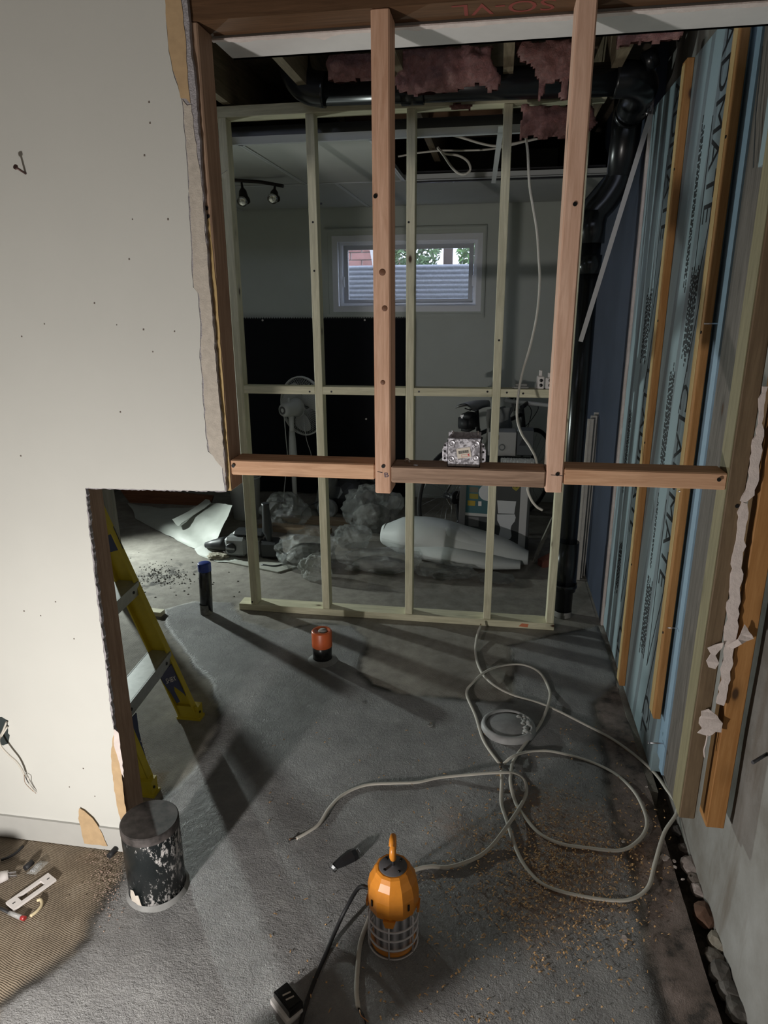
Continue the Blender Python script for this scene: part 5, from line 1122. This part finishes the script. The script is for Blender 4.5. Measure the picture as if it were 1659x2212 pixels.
tpan('flap_edge', [(994,1004),(1146,1008),(1146,1012),(994,1008)], plain('flap_tan', (.2,.18,.15), .8))
tag(obj('foil_duct', MB().grid(lambda u, v: (.055+.215*u, 4.36+.07*v+.0, .604+.028*math.sin(PI*v)+.006*noise.noise((u*40, v*8, 2))), 60, 12, False), plain('silver_foil', (.75,.77,.75), .3, .35)), 'crinkled silver foil insulation strip on top of the toilet carton', 'foil')
BX = thing('white_carton', 'small pale carton with round logo behind the steel box', 'box', (.06,4.5,.632))
obj('carton', MB().box(-.03,.15,4.45,4.60,.6325,.79,.003), plain('pale_carton', (.34,.34,.33), .7), BX)
obj('round_logo', MB().lathe([(.022,0),(.022,.001),(.016,.001),(.014,0)], (.06,4.4495,.69), 24, axis=(0,-1,0), cap=False), plain('logo_grey', (.12,.13,.13), .7), BX)
obj('box_text', MB().box(.0,.025,4.4485,4.4495,.745,.765).box(.03,.04,4.4485,4.4495,.74,.77), plain('logo_grey2', (.13,.12,.09), .7), BX)
BX = thing('grey_carton', 'dark grey carton with a triangle mark by the bike front wheel', 'box', (.22,4.5,.632))
obj('carton', MB().box(.155,.262,4.47,4.60,.6325,.80,.003), plain('grey_carton_face', (.085,.095,.10), .7), BX)
obj('triangle_mark', MB().prism([(.17,4.469,.70),(.215,4.469,.70),(.20,4.469,.77)], (0,.0008,0)), plain('mark_dark', (.03,.035,.04), .7), BX)

# ================================================================== FOAM WRAP, BAGS, SHEETS
MT['foamwrap'] = plain('white_foam_wrap', (.50,.53,.52), .55, var=.04, vscale=9, bmp=.08, bscale=40)
FW = thing('foam_wrap_roll', 'loose roll of white foam wrap lying across the floor', 'packing foam', (-.2,4.2,0))
def loft(pts, rads, n=28, fl=.85, seed=0., open_=0.):
    P = smooth_path(pts, 8); R2 = np.interp(np.linspace(0,1,len(P)), np.linspace(0,1,len(rads)), rads)
    m_ = MB(); d0 = (P[-1]-P[0]).normalized(); sx_ = Vector((d0.y,-d0.x,0)).normalized()
    for p, r in zip(P, R2):
        for k in range(n+1):
            a = open_+2*PI*(1-open_/PI)*k/n if open_ else 2*PI*k/n
            f = 1+.07*noise.noise((math.cos(a)*1.2+p.x*2, math.sin(a)*1.2, seed+p.x*3))
            m_.v.append(tuple(p+sx_*math.cos(a)*r*f+Vector((0,0,max(-p.z+.004, math.sin(a)*r*fl*f)))))
    for i in range(len(P)-1):
        for k in range(n): a = i*(n+1)+k; m_.f.append((a,a+1,a+n+2,a+n+1)); m_.sm.append(True)
    return m_
obj('outer_wrap', loft([(-.68,4.18,.145),(-.45,4.16,.15),(-.2,4.14,.13),(.05,4.12,.095),(.25,4.10,.06)], [.075,.142,.152,.150,.13,.115,.09,.05], 30), MT['foamwrap'], FW)
obj('rolled_end', MB().lathe([(.073,0),(.055,.02),(.02,.028),(0,.026)], (-.675,4.182,.146), 28, axis=(-1,.08,.05), cap=False), MT['foamwrap'], FW)
obj('upper_fold', loft([(-.50,4.13,.20),(-.25,4.10,.19),(-.02,4.09,.14)], [.06,.085,.07], 24, .7, 3.), MT['foamwrap'], FW)
obj('lower_fold', loft([(-.52,4.05,.09),(-.25,4.01,.085),(.0,4.00,.06),(.2,4.02,.04)], [.05,.085,.07,.035], 24, .7, 7.), MT['foamwrap'], FW)
def bag(c, rx, ry, rz, label, mat, name='plastic_bag', seed=0., amp=.28, parent=None, sub=4):
    b2 = bmesh.new(); bmesh.ops.create_icosphere(b2, subdivisions=sub, radius=1)
    for v in b2.verts:
        q = v.co*1.6+Vector((seed, seed*2, 0)); f = 1+amp*noise.fractal(q, 1., 2., 4)-amp*.55*abs(noise.noise(q*2.2))-amp*.4*abs(noise.noise(q*4.7+Vector((3,1,2))))+amp*.25
        p = Vector((v.co.x*rx*f, v.co.y*ry*f, v.co.z*rz*f)); p = Vector(c)+p; p.z = max(p.z, .004+.002*noise.noise(q*4)); v.co = p
    o = obj(name, MB().bm(b2, False), mat, parent)
    if parent is None: tag(o, label, 'bag', 'clear plastic bags on the floor of the next room')
    return o
MT['bagc'] = clearplastic('crinkled_clear_film', (.34,.36,.35), .30, .07, 60, .35)
MT['bagd'] = clearplastic('dirty_clear_film', (.20,.21,.20), .36, .10, 60, .35)
def fullbag(c, rx, ry, rz, label, seed, inner):
    t = thing('plastic_bag', label, 'bag', (c[0],c[1],0), 'clear plastic bags on the floor of the next room')
    bag(c, rx, ry, rz, '', MT['bagc'], 'film', seed, parent=t)
    bag((c[0],c[1],c[2]*.6), rx*.7, ry*.7, rz*.6, '', inner, 'contents', seed+1, .12, t, 3)
    return t
rb = plain('bagged_rubble', (.15,.15,.14), .9, var=.4, vscale=20)
fullbag((-1.14,3.95,.10), .19, .17, .12, 'bulging clear rubbish bag left of the second far stud', 11.3, rb)
bag((-1.03,3.72,.06), .09,.06,.09, 'bright crumpled bag neck flopped toward the viewer', clearplastic('bright_film', (.5,.52,.5), .45, .07, 60, .4), seed=23.)
fullbag((-.84,4.66,.17), .20, .16, .18, 'tall dusty rubble bag behind the foam roll', 31., rb)
bag((-.92,4.32,.07), .13,.10,.08, 'crinkled clear bag between the second and middle far studs', MT['bagc'], seed=41.)
fullbag((-.66,3.90,.07), .25, .11, .08, 'long flat clear bag in front of the foam roll', 52., plain('bag_paper', (.20,.20,.19), .8, var=.3))
bag((-.26,3.86,.04), .17,.09,.045, 'flat clear bag end right of the middle far stud', MT['bagd'], seed=61.)
bag((.05,3.84,.02), .11,.08,.02, 'thin film scrap on the floor right of the bags', MT['bagd'], seed=71.)
bag((-1.50,4.66,.12), .17,.12,.14, 'dim grey plastic bag at the foot of the fan', MT['bagd'], seed=81.)
# stiff white poly sheet, folded
SH = thing('poly_sheet', 'folded sheet of translucent white foam film on the far left floor', 'sheet', (-2.1,4.4,0))
MT['poly'] = plain('white_poly', (.48,.50,.46), .5, var=.04, bmp=.1, bscale=60)
def patchgrid(rows, nu=24, nv=16, amp=.006, seed=0.):
    R3 = [smooth_path(r, max(2, nu//(len(r)-1))) for r in rows]; cols = [smooth_path([r[i] for r in R3], max(2, nv//(len(R3)-1))) for i in range(len(R3[0]))]
    m_ = MB(); H_, W_ = len(cols[0]), len(cols)
    for j in range(H_):
        for i in range(W_):
            p = cols[i][j]; f = amp*noise.fractal((p.x*7+seed, p.y*7, p.z*7), 1., 2., 3); m_.v.append((p.x, p.y, max(.003, p.z+f)))
    for j in range(H_-1):
        for i in range(W_-1): a = j*W_+i; m_.f.append((a,a+1,a+W_+1,a+W_)); m_.sm.append(True)
    return m_
rows = [[FL(292,1120,.004), FL(345,1148,.004), FL(420,1186,.004), FL(455,1201,.004)],
        [PY(288,1104,4.80), PY(350,1128,4.50), PY(425,1160,4.22), PY(462,1180,4.08)],
        [PY(276,1087,4.95), PY(352,1112,4.72), PY(425,1118,4.48), PY(478,1145,4.20)],
        [PY(300,1092,5.02), PY(392,1098,4.90), PY(452,1086,4.72), PY(502,1092,4.45)]]
obj('sheet_body', patchgrid(rows, 30, 24, .012, 2.), MT['poly'], SH)
rows = [[PY(372,1122,4.40), PY(384,1136,4.33), PY(392,1130,4.36)], [PY(400,1108,4.50), PY(412,1116,4.46), PY(420,1112,4.5)], [PY(430,1090,4.62), PY(446,1092,4.60), PY(454,1088,4.62)], [PY(444,1078,4.70), PY(452,1080,4.70), PY(456,1086,4.7)]]
obj('raised_fold', patchgrid(rows, 12, 20, .004, 5.), MT['poly'], SH)
rows = [[FL(420,1186,.03), FL(440,1176,.06), FL(452,1180,.05)], [FL(432,1200,.005), FL(470,1206,.004), FL(500,1200,.004)], [FL(470,1214,.004), FL(500,1214,.004), FL(520,1206,.004)]]
obj('floor_flap', patchgrid(rows, 12, 12, .004, 8.), MT['poly'], SH)
tag(obj('drop_cloth', MB().prism([FL(492,1216,.002), FL(600,1238,.002), FL(640,1226,.002), FL(560,1205,.002)], (0,0,.008)), plain('pale_cloth2', (.34,.34,.30), .85, var=.15)), 'flat pale cloth strip on the floor in front of the hammer drill', 'cloth')
bag((FL(470,1205).x, FL(470,1205).y, .015), .07,.05,.022, '', plain('crumpled_paper', (.36,.33,.26), .85, var=.2), 'crumpled_paper', 91., .35, SH)

# ================================================================== HAMMER DRILL, BUCKET, VACUUM, LUMBER
HD = thing('hammer_drill', 'grey and black demolition hammer lying beside the white sheet', 'power tool', (-1.62,4.0,0))
MT['toolgrey'] = plain('tool_grey', (.24,.25,.25), .45, var=.1); MT['toolblack'] = plain('tool_black', (.02,.022,.024), .45)
hy = 4.02
obj('nose_cone', MB().tube([(-1.86,hy,.065),(-1.80,hy,.072),(-1.74,hy,.078),(-1.70,hy,.08)], [.018,.034,.048,.052], 18), MT['toolblack'], HD)
obj('gear_case', MB().box(-1.705,-1.56,hy-.06,hy+.06,.018,.145,.018).box(-1.56,-1.47,hy-.055,hy+.055,.025,.14,.015), MT['toolgrey'], HD)
obj('selector_knob', MB().lathe([(.034,0),(.034,.014),(.030,.018),(0,.018)], (-1.655,hy-.06,.078), 24, axis=(0,-1,0), cap=False), MT['toolblack'], HD)
obj('knob_bar', MB().box(-1.685,-1.625,hy-.084,hy-.078,.072,.084), MT['toolgrey'], HD)
obj('motor_shell', MB().box(-1.47,-1.34,hy-.06,hy+.06,.01,.13,.02), MT['toolblack'], HD)
obj('top_housing', MB().box(-1.66,-1.44,hy-.03,hy+.08,.14,.18,.018), MT['toolblack'], HD)
obj('side_handle', MB().tube([(-1.40,hy-.02,.02),(-1.41,hy-.02,.16),(-1.415,hy-.02,.19),(-1.42,hy-.02,.36),(-1.42,hy-.02,.38)], [.022,.022,.034,.022,.026], 14), MT['toolblack'], HD)
obj('power_cord', MB().tube(smooth_path([(-1.34,hy,.05),(-1.26,hy-.06,.03),(-1.28,hy-.12,.012),(-1.33,hy-.17,.012),(-1.42,hy-.16,.012)], 6), .006, 8), MT['toolblack'], HD)
BK2 = thing('white_bucket', 'dull white bucket standing behind the first far stud', 'bucket', (-1.88,4.85,0))
obj('shell', MB().lathe([(.10,.002),(.122,.33),(.128,.34),(.120,.335),(.098,.012),(0,.012)], (-1.88,4.85,0), 32, cap=False), plain('bucket_white', (.42,.43,.41), .45), BK2)
obj('rim', MB().tube([(-1.88+.127*math.cos(2*PI*k/32), 4.85+.127*math.sin(2*PI*k/32), .328) for k in range(32)], .006, 8, closed=True), plain('bucket_rim', (.45,.46,.44), .45), BK2)
VA = thing('shop_vacuum', 'dark canister vacuum with a spoked wheel by the curtain', 'vacuum', (-1.12,5.0,0))
bag((-1.10,5.1,.15), .20,.15,.17, '', plain('vacuum_black', (.02,.021,.024), .4), 'canister', 101., .1, VA, 3)
obj('clear_bin', MB().tube([(-1.30,4.98,.06),(-1.26,5.0,.22),(-1.22,5.02,.32)], [.07,.075,.05], 18), clearplastic('smoky_plastic', (.25,.26,.26), .6, .15, 8, .2), VA)
obj('hose', MB().tube(smooth_path([(-1.05,5.05,.25),(-.98,5.0,.33),(-.86,5.0,.27),(-.80,5.02,.14),(-.92,5.0,.06)], 8), .024, 12), MT['toolblack'], VA)
wh = obj('wheel', MB().lathe([(.078,-.02),(.078,.02),(.062,.024),(.060,.012),(0,.012)], (-1.235,4.88,.085), 30, axis=(-.1,-1,.05), cap=False), plain('vac_wheel', (.20,.21,.21), .4), VA)
for a in (.4, 2.5, 4.6): obj('wheel_hole', MB().lathe([(.019,0),(0,.001)], Vector((-1.235,4.88,.085))+Vector((-.1,-1,.05)).normalized()*.0135+Vector((math.cos(a)*.034,0,math.sin(a)*.034)), 14, axis=(-.1,-1,.05), cap=False), MT['toolblack'], wh)
obj('power_cord', MB().tube(smooth_path([(-1.30,4.9,.14),(-1.40,4.83,.10),(-1.42,4.78,.02),(-1.35,4.74,.012),(-1.25,4.76,.012),(-1.18,4.82,.012)], 6), .006, 8), MT['toolblack'], VA)
MT['plank'] = wood('floor_plank', (.20,.14,.09), (.34,.26,.18), 'x', seed=4.4)
for a, b_, lab in (((565,1136),(712,1150),'brown plank lying on the floor nearer the hammer drill'),((600,1120),(760,1128),'brown plank lying on the floor behind the bags')):
    A2, B2 = FL(*a, .02), FL(*b_, .02); tag(obj('floor_plank', MB().bar(A2, B2, .038, .10), MT['plank']), lab, 'lumber', 'planks on the floor of the next room')
MT['redwood'] = wood('red_brown_board', (.16,.06,.03), (.27,.12,.065), 'x', knots=False, seed=6.6)
RB = thing('red_brown_board', 'red brown wooden board leaning at the far left behind the white sheet', 'board', (-2.5,5.1,0))
obj('board', MB().prism([PY(255,1052,5.10), PY(460,1072,5.10), PY(452,1096,5.10), PY(375,1113,5.10), PY(290,1100,5.10)], (0,.03,0)), MT['redwood'], RB)
obj('support_leg', MB().bar(PY(380,1100,5.12), (PY(380,1100,5.12).x,5.12,.0), .04,.03), MT['redwood'], RB)
obj('support_leg', MB().bar(PY(300,1098,5.12), (PY(300,1098,5.12).x,5.12,.0), .04,.03), MT['redwood'], RB)
MT['whitetrim'] = plain('chipped_white_trim', (.50,.48,.44), .55, var=.1, vscale=20)
for k, (dx, h_, lab) in enumerate(((0.,.92,'shortest white painted trim board leaning on the blue wall'),(.014,.98,'middle white painted trim board of the leaning stack'),(.028,1.02,'rearmost white painted trim board leaning on the blue wall'))):
    a = FL(1250+k*5, 1252-k*4, .004)+Vector((-.012,0,0)); b_ = PY(1281+k*7, 905-k*7, 3.98+.03*k)+Vector((-.012,0,0))
    T = thing('trim_board', lab, 'trim', tuple(a), 'white trim boards leaning on the blue wall')
    obj('board', MB().bar(a, b_, .034, .011, (1,0,0)), MT['whitetrim'], T)
    obj('bead', MB().bar(a+Vector((-.006,-.008,0)), b_+Vector((-.006,-.008,-.01)), .008, .003, (1,0,0)), MT['whitetrim'], T)
tag(obj('leaning_plank', MB().bar(FL(1152,1214,.006), PY(1207,1092,4.36), .035, .018, (0,1,0)), wood('pale_plank', (.20,.19,.16), (.36,.34,.29), 'z', knots=False, seed=1.9)), 'narrow pale plank leaning in the corner right of the toilet carton', 'plank')
tag(obj('red_block', MB().obox(FL(1180,1212,.03), (.8,.5,.3), (-.5,.8,0), (0,0,1), .045,.03,.025), plain('dull_red_block', (.20,.07,.05), .8, var=.2)), 'dull red block on the floor by the black riser pipe', 'block')

# ================================================================== TRACK LIGHT
TL = thing('track_light', 'curved black track light with two spot heads under the far ceiling', 'lamp', (-1.5,4.2,2.2))
MT['bronze'] = plain('dark_bronze', (.03,.024,.022), .35, .5)
obj('canopy', MB().lathe([(.05,0),(.05,-.015),(.03,-.03)], (-1.66,3.95,2.30), 24, cap=False), MT['bronze'], TL)
obj('drop_stem', MB().cyl((-1.66,3.95,2.29),(-1.70,4.15,2.275),.006,.006,10), MT['bronze'], TL)
obj('curved_bar', MB().tube(smooth_path([PY(440,392,4.18), PY(480,388,4.19), PY(510,390,4.2), PY(560,393,4.22), PY(612,402,4.2)], 8), .010, 10), MT['bronze'], TL)
for (px, py, qx, qy) in ((522,395,527,432),(594,398,592,426)):
    a, b_ = PY(px, py, 4.2), PY(qx, qy, 4.17); d = (b_-a).normalized()
    hd2 = obj('spot_head', MB().tube([a, a+d*.03, a+d*.05, a+d*.085, b_, b_+d*.012], [.006,.008,.022,.028,.036,.036], 18), MT['bronze'], TL)
    fd = Vector((.05,-.8,-.6)).normalized(); c = b_+Vector((0,-.018,0))
    obj('reflector_lens', MB().lathe([(.030,.018),(.030,.026),(.018,.030),(0,.031)], c, 20, axis=fd, cap=False), plain('faceted_glass', (.55,.55,.52), .12, .8, var=.5, vscale=70), hd2)
